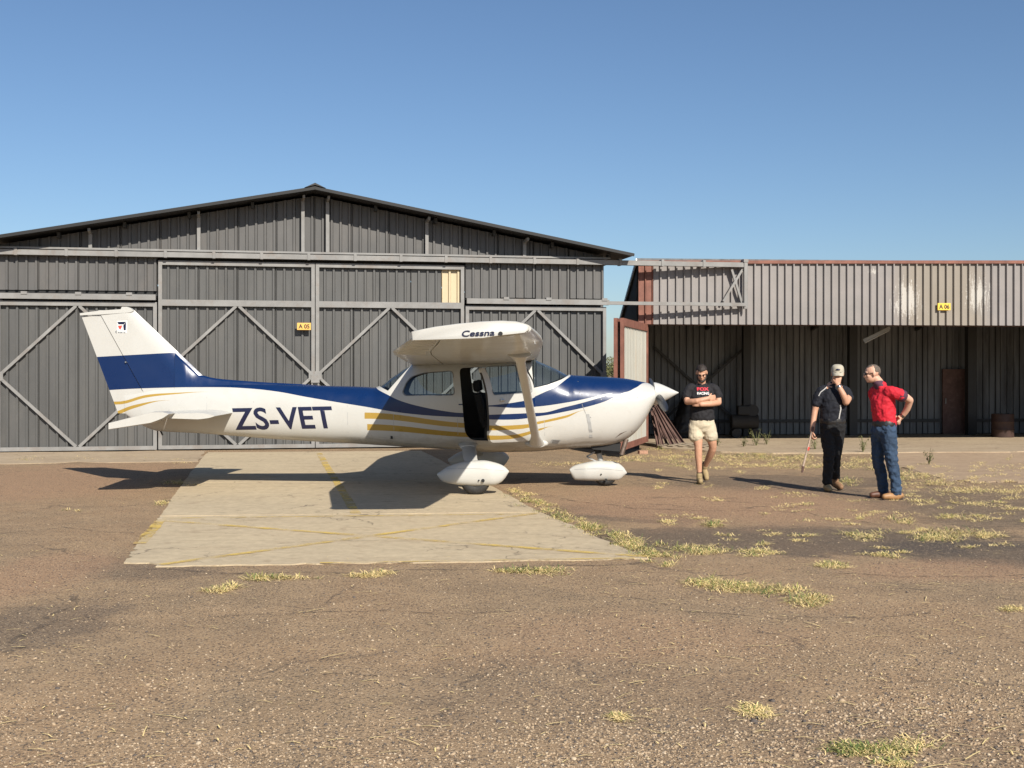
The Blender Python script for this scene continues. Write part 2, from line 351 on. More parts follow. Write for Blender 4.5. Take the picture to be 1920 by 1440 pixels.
# aprons at the feet of the two hangars
ap = MB().slab(rough_edge(gp((-140, 872), (200, 868), (372, 866), (388, 846), (-140, 849)), .3, .06, 6), -0.05, 0.010).build('hangar_apron', 'concrete_pale')
tag(ap, 'strip of dusty concrete along the foot of the dark hangar', kind='structure')
fr_ = pchip([1630, 1700, 1790, 1950, 2250], [868, 880, 904, 908, 914]); mb = MB(); nu, nv_ = 60, 24; rg = random.Random(5); vs = []
for j in range(nv_ + 1):
    for i in range(nu + 1):
        px = 1630 + 620 * i / nu; py = 846 + (fr_(px) + (rg.uniform(-3, 3) if j == nv_ else 0) - 846) * j / nv_
        p = G(px, py); vs.append((p.x, p.y, p.z + (.012 if 0 < j < nv_ and i else -.02)))
mb.add(vs, [(j * (nu + 1) + i, (j + 1) * (nu + 1) + i, (j + 1) * (nu + 1) + i + 1, j * (nu + 1) + i + 1) for j in range(nv_) for i in range(nu)])
ap = mb.build('shed_apron', 'apron_dirt', recalc=False)
tag(ap, 'dusty concrete apron in front of the open shed', kind='structure')

# ------------------------------------------------------------------ ribbed sheets
PITCH = 0.19
def ribbed(u0, u1, z0, ztop, rib=0.046, pitch=PITCH, phase=0.0, y=0.0, wide=0.125):
    "one profiled sheet in the x,z plane; ribs stand out towards -y; ztop is a number or a function of u"
    zt = ztop if callable(ztop) else (lambda u: ztop)
    prof = [(0, 0), (wide, 0), (wide + .010, rib), (pitch - .016, rib)]
    us = [u0]; k = math.floor((u0 - phase) / pitch) - 1
    pts = []
    while True:
        done = False
        for a, h in prof:
            u = phase + k * pitch + a
            pts.append((u, h))
            if u > u1 + pitch: done = True
        if done: break
        k += 1
    def hh(u):
        for (a, h0), (c_, h1) in zip(pts, pts[1:]):
            if a <= u <= c_: return h0 + (h1 - h0) * (u - a) / max(c_ - a, 1e-6)
        return 0
    us = [u0] + [p[0] for p in pts if u0 + 1e-4 < p[0] < u1 - 1e-4] + [u1]
    mb = MB(); n = len(us)
    vs = [(u, y - hh(u), z0) for u in us] + [(u, y - hh(u), zt(u)) for u in us] + [(u, y - hh(u) + .004, z0) for u in us]
    fs = [(i, i + 1, n + i + 1, n + i) for i in range(n - 1)] + [(2 * n + i, 2 * n + i + 1, i + 1, i) for i in range(n - 1)]
    mb.add(vs, fs); return mb
def sheets(name, parent, u0, u1, z0, ztop, mt, y=0.0, width=4 * PITCH, breaks=(), mats=None, jitter=0.0, **kw):
    cuts = sorted(set([u0, u1] + [c_ for c_ in breaks if u0 < c_ < u1])); rg = random.Random(int(u0 * 100) + int(z0 * 10))
    for a, c_ in zip(cuts, cuts[1:]):
        n = max(1, round((c_ - a) / width))
        for i in range(n):
            p, q = a + (c_ - a) * i / n, a + (c_ - a) * (i + 1) / n
            mm = mats(p, q) if mats else None
            j = rg.uniform(-jitter, jitter)
            ribbed(p + .0015, q - .0015, z0 + j, ztop, phase=p + .02, y=y - .002 * (i % 2), **kw).build(name, mm or mt, parent, recalc=False)

# ------------------------------------------------------------------ the dark gabled hangar
PH = R(10.5); H0 = G(590, 841.5); eu = Vector((math.cos(PH), math.sin(PH), 0)); en = Vector((-math.sin(PH), math.cos(PH), 0))
def hd(px): k = (px - CX) / F; return (H0.x * en.x + H0.y * en.y) / (k * en.x + en.y)
def U(px):
    d = hd(px); return ((px - CX) / F * d - H0.x) * eu.x + (d - H0.y) * eu.y
hangar = empty('aircraft_hangar', H0, PH)
tag(hangar, 'large dark grey ribbed metal hangar with a low gable roof and sliding doors', 'hangar')
UL, UA, UB, UC, UR = U(-3), U(297), U(591), U(870), U(1133)
ZM, ZT = 3.10, 4.13; RIDGE = 5.50; SL = 0.184; EU = 6.95
def gable(u): return RIDGE - .06 - SL * abs(u)
# gable wall, in sheets cut along the roof slope
sheets('gable_sheet', hangar, UL, UR, ZT - .03, gable, 'cladding_upper', y=0.10, breaks=(0,))
# walls behind the doors, sides and back
L = 15.0
MB().box(UL - .02, UL + .04, .16, L, 0, 4.25).build('side_wall', 'cladding', hangar)
MB().box(UR - .04, UR + .02, .16, L, 0, 4.25).build('side_wall', 'cladding', hangar)
side = MB(); side.add([(UL, L, 0), (UR, L, 0), (UR, L, 4.25), (0, L, RIDGE - .1), (UL, L, 4.25)], [(0, 1, 2, 3, 4)])
side.build('back_wall', 'cladding', hangar, recalc=False)
# roof: two slopes, front overhang, ridge cap
OV = 0.55
for s in (-1, 1):
    rb = MB(); a = (0, RIDGE); e = (s * EU, RIDGE - SL * EU); th = .05
    rb.prism([a, e, (e[0], e[1] + th), (0, RIDGE + th)], -OV, L + .3)
    rb.build('roof_slope', 'roof_dark', hangar)
    bb = MB(); bb.beam((0, -OV - .012, RIDGE + .01), (s * EU, -OV - .012, RIDGE + .01 - SL * EU), .02, .06, up=(0, 0, 1)); bb.build('barge_board', 'black', hangar)
    for uu in (1.3, 2.6, 3.9, 5.2, 6.5):
        z = RIDGE - SL * uu - .075
        MB().box(s * uu - .03, s * uu + .03, -.12, .05, z - .06, z + .06).build('purlin', 'steel_dark', hangar)
MB().prism([(-.22, RIDGE + .015), (0, RIDGE + .075), (.22, RIDGE + .015), (0, RIDGE + .12)], -OV - .03, L).build('ridge_cap', 'roof_dark', hangar)
# gable posts with their raked cleats
for px in (170, 373, 568, 614, 800, 983):
    u = U(px); zt = gable(u) - .05
    MB().box(u - .035, u + .035, -.06, .055, ZT, zt).build('gable_post', 'steel_grey', hangar)
    MB().beam((u, -.03, zt - .02), (u + .02, -.34, zt + .02), .05, .06).build('cleat', 'steel_grey', hangar)
MB().box(UL, UR, .13, .15, 3.7, ZT + .15).build('gap_backing', 'black', hangar)  # black backing added to block sky light in the gap above the doors
# upper track: two stacked rails; runs on to the right on the outrigger
UE = U(1391)
MB().box(UL - 1.2, UR + .1, -.16, .0, ZT + .04, ZT + .08).build('track_beam', 'steel_grey', hangar)
MB().box(UL - 1.2, UE, -.22, -.10, ZT - .09, ZT + .015).build('door_track', 'steel_grey', hangar)
for k in range(17):
    u = UL - .6 + k * .98
    if u < UE - .3: MB().box(u - .03, u + .03, -.235, -.06, ZT - .10, ZT + .05).build('track_bracket', 'steel_grey', hangar)
# lower track carried over the two outer doors, the right one runs on to the outrigger
ZL = ZM + .04
MB().box(UL - 1.2, UA - .03, -.26, -.13, ZL, ZL + .115).build('door_track', 'steel_grey', hangar)
MB().box(UC + .03, UR + .05, -.26, -.13, ZL, ZL + .115).build('door_track', 'steel_grey', hangar)
MB().box(UR + .053, UE, -.25, -.17, ZL + .01, ZL + .085).build('door_track', 'steel_grey', hangar)
for u in (UL + .55, UL + 1.6, UL + 2.6, UC + .9, UC + 1.85, UR - .06):
    MB().box(u - .06, u + .06, -.275, -.12, ZL + .09, ZL + .15).build('hanger_bracket', 'steel_grey', hangar)
# outrigger: end post and raked stays back to the ground beside the shed
MB().box(UE - .035, UE + .045, -.24, -.16, ZL - .05, ZT + .04).build('outrigger_post', 'steel_grey', hangar)
MB().box(UE - .05, UE + .06, -.25, -.08, ZT + .022, ZT + .09).build('outrigger_cap', 'steel_grey', hangar)
MB().beam((UE - .03, -.13, ZL + .02), (UE - .30, -.13, ZT - .14), .05, .05).build('outrigger_stay', 'steel_grey', hangar)
MB().beam((UE - .05, -.15, ZT - .14), (UE - .50, -.13, ZL + .12), .05, .05).build('outrigger_stay', 'steel_grey', hangar)
# fixed fascia cladding above the outer doors
sheets('fascia_sheet', hangar, UL, UA - .02, ZL + .20, ZT - .04, 'cladding_upper', y=-.03, jitter=.012)
sheets('fascia_sheet', hangar, UC + .02, UR - .02, ZL + .14, ZT - .04, 'cladding_upper', y=-.03, jitter=.012)
for a, c_ in ((UL, UA - .02), (UC + .02, UR - .02)):
    MB().box(a, c_, .0, .06, ZL + .10, ZT).build('fascia_backing', 'black', hangar)
# the four door leaves
def door(label, ua, ub, ztop, y, upper, cream=None):
    d = empty('sliding_door', ((ua + ub) / 2, y, 0)); d.parent = hangar; d['label'] = label
    w = (ub - ua) / 2; fw = .075; fy = -.055
    yb = -.055 - .048   # frame face stands before the ribs
    def bar(name, p, q, ww=fw):
        MB().beam((p[0], yb - .0 + p[2], p[1]), (q[0], yb + q[2], q[1]), .05, ww, up=(0, 0, 1) if abs(p[1] - q[1]) < abs(p[0] - q[0]) else (1, 0, 0)).build(name, 'steel_grey', d)
    bar('frame_stile', (-w + fw / 2, .03, 0), (-w + fw / 2, ztop, 0)); bar('frame_stile', (w - fw / 2, .03, 0), (w - fw / 2, ztop, 0))
    bar('frame_rail', (-w + fw, .07, .003), (w - fw, .07, .003), .08); bar('frame_rail', (-w + fw, ztop - .045, .003), (w - fw, ztop - .045, .003), .09)
    if upper: bar('frame_rail', (-w + fw, ZM, .003), (w - fw, ZM, .003), .13)
    zt = (ZM - .06) if upper else ztop - .09; zb = .11; zm = (zt + zb) / 2
    for s in (-1, 1):
        bar('diagonal_brace', (s * .03, zt, .006), (s * (w - fw), zm + .04, .006), .06)
        bar('diagonal_brace', (s * .03, zb, .006), (s * (w - fw), zm - .04, .006), .06)
        MB().box(s * (w - .06) - .07, s * (w - .06) + .07, yb - .03, yb - .026 + .01, zm - .09, zm + .09).build('gusset_plate', 'steel_grey', d)
    sheets('cladding_sheet', d, -w + .02, w - .02, .05, zt + .03, 'cladding', y=-.02)
    if upper: sheets('cladding_sheet', d, -w + .02, w - .02, ZM + .02, ztop - .05, 'cladding', y=-.02, breaks=[cream] if cream else (), mats=(lambda p, q: 'cream' if cream and p > cream - .01 else None))
    return d
d1 = door('leftmost door leaf', UL, UA - .012, ZM, -.05, False)
d2 = door('tall middle door leaf', UA + .008, UB - .008, ZT - .15, .03, True)
d3 = door('tall middle door leaf with a cream sheet at top', UB + .008, UC - .008, ZT - .15, .03, True, U(828) - (UB + UC) / 2)
d4 = door('rightmost door leaf', UC + .012, UR, ZM, -.05, False)
MB().box(UB - .09, UB + .09, -.12, -.085, 1.42, 1.60).build('door_latch', 'steel_grey', hangar)
MB().box(UB - .05, UB + .05, -.11, -.082, 1.24, 1.42).build('lock_plate', 'black', hangar)

def sign(name, body, px, py, d, w, h, mt, yaw, label):
    r = empty(name, A(px, py, d), yaw); tag(r, label, 'sign')
    MB().box(-w / 2, w / 2, -.012, .012, -h / 2, h / 2).build('sign_plate', mt, r, bevel=.003)
    me = text_mesh(body, -w * .40, w * .40, -h * .31, h * .31, 0, 0, .03)
    setmats(me, 'ink_black'); link('sign_lettering', me, r, (0, -.016, 0))
    return r
sign('hangar_sign', 'A 05', 570, 612, hd(570) - .16, .29, .15, 'sign_orange', PH, 'small orange number sign A 05 on the dark hangar door')

# ------------------------------------------------------------------ the open shed on the right
P2 = R(5.0); S0 = A(1196, 830, 26.72); S0.z = -0.12
e2 = Vector((math.cos(P2), math.sin(P2), 0)); n2 = Vector((-math.sin(P2), math.cos(P2), 0))
def sd(px, off=0.0):
    k = (px - CX) / F; return (S0.x * n2.x + S0.y * n2.y + off) / (k * n2.x + n2.y)
def V(px, off=0.0):
    d = sd(px, off); return ((px - CX) / F * d - S0.x) * e2.x + (d - S0.y) * e2.y
shed = empty('open_shed', S0, P2)
tag(shed, 'open-fronted aircraft shed with a faded grey ribbed fascia and a dark interior', 'shed')
DEP = 5.5; WID = 13.5; ZF0, ZF1 = 2.86, 4.23; ZB = 3.15; RISE = .0085
# fascia, sun-bleached with peeled patches of white
m, t, b, o = newmat('fascia_bleached')
tc = t.nodes.new('ShaderNodeTexCoord'); v = tc.outputs['Object']
n1 = noise(t, v, 1.2, 6, .65)
mp = nd(t, 'ShaderNodeMapping'); mp.inputs['Scale'].default_value = (11, 11, 1.3); t.links.new(v, mp.inputs[0]); st = noise(t, mp.outputs[0], 2.0, 6, .7, .5)
c = mixc(t, ramp(t, n1, [(.35, 0.0), (.65, 1.0)]), (0.265, 0.243, 0.232), (0.225, 0.21, 0.20))
yel = ellipse_mask(t, v, V(1765), 0, 1.25, 60, math_(t, 'MULTIPLY', math_(t, 'SUBTRACT', n1, .5), .8), .5)
c = mixc(t, math_(t, 'MULTIPLY', yel, .45), c, (0.27, 0.225, 0.155))
def patch(px0, px1, z, rz):
    u0, u1 = V(px0), V(px1); mp = nd(t, 'ShaderNodeMapping'); rx = (u1 - u0) / 2
    mp.inputs['Location'].default_value = (-(u0 + u1) / 2 / rx, 0, -z / rz); mp.inputs['Scale'].default_value = (1 / rx, 0, 1 / rz)
    t.links.new(v, mp.inputs[0]); l = nd(t, 'ShaderNodeVectorMath', operation='LENGTH'); t.links.new(mp.outputs[0], l.inputs[0])
    q = math_(t, 'ADD', math_(t, 'MULTIPLY', l.outputs['Value'], .22), math_(t, 'ADD', math_(t, 'MULTIPLY', st, .7), math_(t, 'MULTIPLY', noise(t, v, 22, 5, .75), .35)))
    return ramp(t, q, [(.635, 1.0), (.655, 0.0)])
pk = math_(t, 'MAXIMUM', math_(t, 'MAXIMUM', patch(1665, 1735, 3.46, .55), patch(1800, 1862, 3.57, .55)), patch(1626, 1645, 4.1, .1))
c = mixc(t, math_(t, 'MULTIPLY', pk, .72), c, (0.50, 0.48, 0.44))
t.links.new(c, b.inputs['Base Color']); b.inputs['Roughness'].default_value = .65; b.inputs['Specular IOR Level'].default_value = .3
u = V(1224)
for i in range(2):
    a = .005 + (u - .005) * i / 2; ribbed(a, a + (u - .005) / 2 - .002, ZF0, ZF1, phase=a + .02, rib=.045).build('fascia_sheet', 'rust_red', shed, recalc=False)
# sheets share one origin at the shed so that the peeled patches fall where they belong
sheets('fascia_sheet', shed, u, WID, ZF0, lambda q: ZF1 + RISE * q, 'fascia_bleached', y=0, width=.74, rib=.060, pitch=.185, wide=.13)
fl = MB().add([(x, y, z + RISE * x) for x in (-.02, WID) for y in (-.07, .25) for z in (ZF1 + .003, ZF1 + .075)], [(0, 1, 3, 2), (4, 6, 7, 5), (0, 4, 5, 1), (2, 3, 7, 6), (0, 2, 6, 4), (1, 5, 7, 3)]).build('top_flashing', 'rust_red', shed)
MB().box(0, WID, .05, .13, ZF0 - .02, ZF0 + .10).build('lintel_beam', 'rust_brown', shed)
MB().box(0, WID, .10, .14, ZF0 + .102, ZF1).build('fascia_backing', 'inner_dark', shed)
# roof, side walls, back wall
SK = .62     # the left end wall runs askew
def box8(pts0, th): 
    n = len(pts0); return [tuple(p) for p in pts0] + [(x, y, z + th) for x, y, z in pts0]
Q = [(0, 1, 2, 3), (7, 6, 5, 4), (0, 4, 5, 1), (1, 5, 6, 2), (2, 6, 7, 3), (3, 7, 4, 0)]
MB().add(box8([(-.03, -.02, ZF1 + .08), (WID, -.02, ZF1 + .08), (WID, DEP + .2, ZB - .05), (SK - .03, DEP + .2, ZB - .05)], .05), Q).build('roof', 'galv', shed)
MB().add(box8([(-.0, .01, ZF1 + .02), (WID, .01, ZF1 + .02), (WID, DEP + .15, ZB - .11), (SK, DEP + .15, ZB - .11)], .02), Q).build('roof_shade_sheet', 'inner_dark', shed)  # dark sheet added under the roof, deepens the shade there by its colour
MB().beam((-.04, -.03, ZF1 + .075), (SK - .04, DEP + .2, ZB - .055), .03, .10, up=(0, 0, 1)).build('verge_flashing', 'white_board', shed)
def ztop_side(y): return ZF1 + (ZB - ZF1) * y / DEP
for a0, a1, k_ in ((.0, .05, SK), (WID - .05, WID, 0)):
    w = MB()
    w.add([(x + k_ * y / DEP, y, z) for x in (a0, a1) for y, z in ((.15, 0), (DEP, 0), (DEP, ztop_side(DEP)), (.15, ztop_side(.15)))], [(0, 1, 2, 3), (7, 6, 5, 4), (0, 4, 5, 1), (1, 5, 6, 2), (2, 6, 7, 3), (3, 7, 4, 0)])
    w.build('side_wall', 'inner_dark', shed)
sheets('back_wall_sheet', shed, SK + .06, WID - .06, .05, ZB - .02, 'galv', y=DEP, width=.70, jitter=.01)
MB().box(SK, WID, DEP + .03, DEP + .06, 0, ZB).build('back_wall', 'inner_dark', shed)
MB().box(SK + .06, V(1762, DEP), DEP - .11, DEP - .05, .38, .46).build('girt', 'steel_dark', shed)
MB().box(V(1822, DEP), WID, DEP - .11, DEP - .05, .38, .46).build('girt', 'steel_dark', shed)
for px, ww in ((1399, .10), (1598, .11), (1820, .12)):
    u = V(px, DEP - .5); MB().box(u - ww, u + ww, DEP - .6, DEP - .4, .03, ZB + .1).build('column', 'steel_dark', shed)
u0, u1 = V(1225, DEP), V(1392, DEP)
MB().beam((u0, DEP - .14, 2.45), (u1, DEP - .14, .25), .04, .07).build('cross_brace', 'steel_dark', shed)
MB().beam((u0, DEP - .20, .25), (u1, DEP - .20, 2.45), .04, .07).build('cross_brace', 'steel_dark', shed)
for u in (3.0, 6.0, 9.0):
    MB().beam((u, .1, ZF1 - .12), (u, DEP, ZB - .15), .08, .14, up=(0, 0, 1)).build('rafter', 'steel_dark', shed)
u0, u1 = V(1764, DEP), V(1811, DEP)
dr = empty('back_door', ((u0 + u1) / 2, DEP - .1, .04)); dr.parent = shed; dr['label'] = 'dark red door in the back wall'
hw = (u1 - u0) / 2
MB().box(-hw, hw, -.03, .03, .0, 1.82).build('door_panel', 'rust_brown', dr)
MB().box(-hw + .06, -hw + .09, -.06, -.031, .85, 1.0).build('door_handle', 'steel_grey', dr)
MB().slab(rough_edge([(SK, DEP), (.6, .2), (1.6, -1.2), (2.6, -1.75), (WID, -1.9), (WID, DEP)], .4, .03, 9), -.1, .035).build('floor_slab', 'concrete_pale', shed)
# hinged doors folded open at the left end
def leaf(label, hx, hy, fx, fy, off):
    p = Vector((hx, hy, 0)); q = Vector((fx, fy, 0)); d = q - p; ln = d.length
    r = empty('hinged_door', p, math.atan2(d.y, d.x)); r['label'] = label
    r.parent = shed; r.matrix_parent_inverse = Matrix.Identity(4)
    loc = Matrix.Translation(S0) @ Matrix.Rotation(P2, 4, 'Z'); r.matrix_local = loc.inverted() @ (Matrix.Translation(p) @ Matrix.Rotation(math.atan2(d.y, d.x), 4, 'Z'))
    z0, z1 = .06, 2.74; k = .07
    # local x runs from hinge to free edge; +y is the sunny face
    for nm, bx in (('frame_stile', (0, .09, z0, z1)), ('frame_stile', (ln - .11, ln, z0, z1)), ('frame_rail', (.092, ln - .112, z1 - .16, z1)), ('frame_rail', (.092, ln - .112, z0, z0 + .13))):
        MB().box(bx[0], bx[1], off - k / 2, off + k / 2, bx[2], bx[3]).build(nm, 'rust_red', r)
    n = 4
    for i in range(n):
        a = .08 + (ln - .18) * i / n; e = .08 + (ln - .18) * (i + 1) / n
        sh = ribbed(a, e - .003, z0 + .10, z1 - .13, rib=.03, phase=a)
        sh.v = [(x, off - y - .012, z) for x, y, z in sh.v]; sh.build('cladding_sheet', 'galv_leaf', r, recalc=False)
    return r
hx, hy = A(1213, 700, 26.9).xy; fx, fy = A(1166, 700, 23.7).xy
leaf('front leaf of the folded door, sunlit face', hx, hy, fx, fy, 0.0)
leaf('rear leaf folded behind', hx - .12, hy + .03, fx - .13, fy + .02, 0.0)
sign('shed_sign', 'A 06', 1770, 575, sd(1770) - .075, .31, .165, 'sign_yellow', P2, 'small yellow number sign A 06 on the faded shed fascia')

# ------------------------------------------------------------------ the aircraft
D0 = 16.9; S = F / D0
plane = empty('light_aircraft', (0, D0, 0))
tag(plane, 'white high-wing propeller aircraft with blue and gold stripes, its cabin door open', 'aircraft')
def px2x(px, w=0.0): return (px - CX) * (D0 - w) / F
def py2z(py, w=0.0): return CH + (HY - py) * (D0 - w) / F
hw_f = pchip([220, 240, 300, 400, 500, 600, 700, 760, 860, 1000, 1060, 1100, 1160, 1195, 1212, 1224],
             [.012, .03, .11, .215, .285, .35, .42, .485, .52, .52, .505, .485, .43, .375, .335, .30])
top_f = pchip([220, 300, 400, 500, 600, 690, 702, 740, 775, 800, 860, 960, 1000, 1010, 1040, 1068, 1085, 1120, 1170, 1205, 1216, 1224],
              [736, 727, 722, 721, 723, 725.5, 726.5, 703, 682, 675, 671, 670, 672, 676, 689, 702.5, 704, 706, 709.5, 716, 718.5, 724])
bot_f = pchip([220, 240, 260, 296, 367, 545, 694, 860, 927, 993, 1050, 1093, 1110, 1140, 1167, 1183, 1207, 1217, 1224],
              [764, 780, 794, 808, 812, 825, 833, 843, 847, 846, 842, 838.5, 838, 836, 827, 817, 790, 770, 758])
exp_f = pchip([220, 400, 650, 760, 1000, 1080, 1160, 1224], [2.2, 2.3, 2.6, 3.3, 3.3, 2.7, 2.4, 2.1])
NS = 72
def ring(px, off=0.0):
    zt, zb = py2z(top_f(px)) - off, py2z(bot_f(px)) + off; hw = hw_f(px) - off; n = exp_f(px); zc, hz = (zt + zb) / 2, (zt - zb) / 2
    zs = py2z(742); out = []
    for k in range(NS):
        a = 2 * math.pi * k / NS; c_, s_ = math.cos(a), math.sin(a)
        y = hw * math.copysign(abs(c_) ** (2 / n), c_); z = zc + hz * math.copysign(abs(s_) ** (2 / n), s_)
        if 700 < px < 1068 and z > zs: y *= 1 - .14 * (z - zs) / .55
        out.append((px2x(px), y, z))
    return out
st_px = sorted(set(list(np.linspace(234, 690, 40)) + list(np.linspace(690, 810, 22)) + list(np.linspace(810, 995, 18)) + list(np.linspace(995, 1090, 20)) + list(np.linspace(1090, 1224, 24))))
def shell_obj(off, pxs):
    return MB().loft([ring(p, off) for p in pxs]).build('fuselage', 'black')
cab = [p for p in st_px if 716 <= p <= 1082]
outer_me = MB().loft([ring(p) for p in st_px], caps=False).mesh('skin', 'black'); outer_me.shade_smooth()
# smooth normals of the uncut skin, to lay over the cut pieces
bmo = bmesh.new(); bmo.from_mesh(outer_me); bmo.normal_update()
SKIN = BVHTree.FromBMesh(bmo); SKF = [[v.index for v in f.verts] for f in bmo.faces]; SKC = [v.co.copy() for v in bmo.verts]; SKN = [v.normal.copy() for v in bmo.verts]; bmo.free()
def lay_normals(me, shift=None):
    me.shade_smooth(); out = [None] * len(me.loops); sh = shift or Vector((0, 0, 0))
    for p in me.polygons:
        c_ = p.center + sh; loc, nn, idx, dist = SKIN.find_nearest(c_)
        flat = dist is None or dist > .004 or abs(p.normal.dot(nn)) < .8; sg = 1 if (nn is not None and p.normal.dot(nn) > 0) else -1
        for li in p.loop_indices:
            if flat: out[li] = p.normal.copy(); continue
            q = me.vertices[me.loops[li].vertex_index].co + sh; loc, n2_, idx, dist = SKIN.find_nearest(q); acc = Vector()
            if len(SKF[idx]) > 4: acc = n2_
            else:
                for vi in SKF[idx]: acc = acc + SKN[vi] / ((SKC[vi] - q).length ** 2 + 1e-5)
            out[li] = acc.normalized() * sg
    me.normals_split_custom_set(out)
def rest(me, shift=(0, 0, 0)):
    "remember where each point sits on the closed aircraft, so the stripes run on across parts"
    a = me.attributes.new('rest', 'FLOAT_VECTOR', 'POINT')
    co = np.zeros(len(me.vertices) * 3); me.vertices.foreach_get('co', co); co = co.reshape(-1, 3) + np.array(shift); a.data.foreach_set('vector', co.ravel())

# paint scheme: stripes follow measured curves along the skin
W_F = lambda px: hw_f(px) * (0.93 if px > 450 else .8)
def uv(px, py):
    w = W_F(px); X = px2x(px, w); Z = py2z(py, w); return ((CX + X * S - 140) / 1100, (HY + (CH - Z) * S - 560) / 320)
m, t, b, o = newmat('aircraft_paint')
at = nd(t, 'ShaderNodeAttribute', attribute_name='rest'); sx = nd(t, 'ShaderNodeSeparateXYZ'); t.links.new(at.outputs['Vector'], sx.inputs[0])
uu = math_(t, 'MULTIPLY_ADD', sx.outputs[0], S / 1100); uu.node.inputs[2].default_value = (CX - 140) / 1100
vv = math_(t, 'MULTIPLY_ADD', sx.outputs[2], -S / 320); vv.node.inputs[2].default_value = (HY + CH * S - 560) / 320
def curve(pts):
    n = nd(t, 'ShaderNodeFloatCurve'); t.links.new(uu, n.inputs['Value']); cm = n.mapping; cm.use_clip = True
    c_ = cm.curves[0]; pp = [(min(max(x, 0), 1), min(max(y, 0), 1)) for x, y in pts]
    if pp[0][0] > .0005: pp = [(0, pp[0][1])] + pp
    if pp[-1][0] < .9995: pp = pp + [(1, pp[-1][1])]
    while len(c_.points) < len(pp): c_.points.new(.5, .5)
    for q, (x, y) in zip(c_.points, pp): q.location = (x, y); q.handle_type = 'AUTO_CLAMPED'
    cm.update(); return n.outputs[0]
def band(up, lo, x0=None, x1=None):
    "1 where the point lies between the two measured curves (pixel rows grow downwards)"
    a = math_(t, 'GREATER_THAN', vv, curve([uv(*p) for p in up])); c_ = math_(t, 'LESS_THAN', vv, curve([uv(*p) for p in lo]))
    r_ = math_(t, 'MULTIPLY', a, c_)
    if x0: r_ = math_(t, 'MULTIPLY', r_, math_(t, 'GREATER_THAN', uu, uv(x0, 760)[0]))
    if x1: r_ = math_(t, 'MULTIPLY', r_, math_(t, 'LESS_THAN', uu, uv(x1, 760)[0]))
    return r_
fin_up = [(150, 671), (185, 669), (327, 661), (345, 660)]
blueA = band(fin_up + [(350, 600), (360, 560), (690, 560), (695, 690), (700, 725), (727, 740), (753, 752), (793, 763), (827, 769.5), (863, 774), (1007, 774), (1060, 763), (1110, 750), (1148, 737.5), (1180, 725), (1210, 712)],
             [(150, 736), (212, 731), (308, 727), (397, 726), (456, 728), (516, 734), (575, 744.5), (635, 754.5), (694, 764), (727, 770), (793, 778), (863, 782), (940, 784.5), (1007, 780.5), (1060, 771.5), (1127, 755), (1153, 744), (1170, 736), (1193, 727), (1215, 718)])
blueB = band([(866, 757), (915, 755), (950, 752.5), (985, 748.5), (998, 745), (1020, 735.5), (1043, 725), (1060, 713), (1074, 702), (1085, 600), (1230, 600)],
             [(866, 759.5), (915, 762), (950, 763.5), (1000, 762.7), (1060, 755), (1110, 745), (1148, 737), (1170, 736), (1193, 727), (1215, 718)], x0=860)
g1 = band([(681, 773.3), (867, 792.7), (928, 795), (988, 794), (1010, 790), (1060, 779), (1102, 768.8)], [(687, 785), (867, 801.7), (928, 803), (988, 800.7), (1010, 795), (1060, 783.5), (1102, 769)], 684, 1101)
g2 = band([(687, 795), (868, 810.7), (928, 813), (993, 807), (1013, 803), (1037, 799.2)], [(692, 806.7), (870, 819.3), (928, 820.5), (993, 813), (1013, 806.7), (1037, 799.4)], 689, 1036)
t1 = band([(215, 753), (278, 740), (330, 736.5), (391, 734.6)], [(215, 758.5), (278, 744.8), (330, 739), (391, 734.8)], 200, 390)
t2 = band([(215, 773), (222, 770), (258, 758), (320, 750.3)], [(215, 781), (222, 777.5), (258, 763.5), (320, 750.6)], 200, 319)
blue = math_(t, 'MAXIMUM', blueA, blueB); gold = math_(t, 'MAXIMUM', math_(t, 'MAXIMUM', g1, g2), math_(t, 'MAXIMUM', t1, t2))
grime = noise(t, at.outputs['Vector'], 2.6, 7, .7, .5)
c = mixc(t, ramp(t, grime, [(.45, 0.0), (.75, .35)]), (0.50, 0.49, 0.455), (0.42, 0.395, 0.345))
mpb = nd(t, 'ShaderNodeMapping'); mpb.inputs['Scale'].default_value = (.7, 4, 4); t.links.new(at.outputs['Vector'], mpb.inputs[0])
belly_tone = math_(t, 'MULTIPLY', ramp(t, math_(t, 'ADD', vv, math_(t, 'MULTIPLY', noise(t, mpb.outputs[0], 2.0, 6, .7), .25)), [(.93, 0.0), (1.05, 1.0)]), .6)  # browner towards the bottom of the fuselage, edge broken by noise
c = mixc(t, belly_tone, c, (0.20, 0.165, 0.12))
c = mixc(t, gold, c, (0.37, 0.235, 0.045)); c = mixc(t, blue, c, (0.003, 0.019, 0.080))
t.links.new(c, b.inputs['Base Color']); b.inputs['Roughness'].default_value = .3; b.inputs['Coat Weight'].default_value = .25; b.inputs['Specular IOR Level'].default_value = .35; b.inputs['Coat Roughness'].default_value = .06
t.links.new(ramp(t, noise(t, at.outputs['Vector'], 5, 5), [(.3, .22), (.7, .42)]), b.inputs['Roughness'])
bump(t, b, noise(t, at.outputs['Vector'], 3.2, 3, .5), .10, .02)
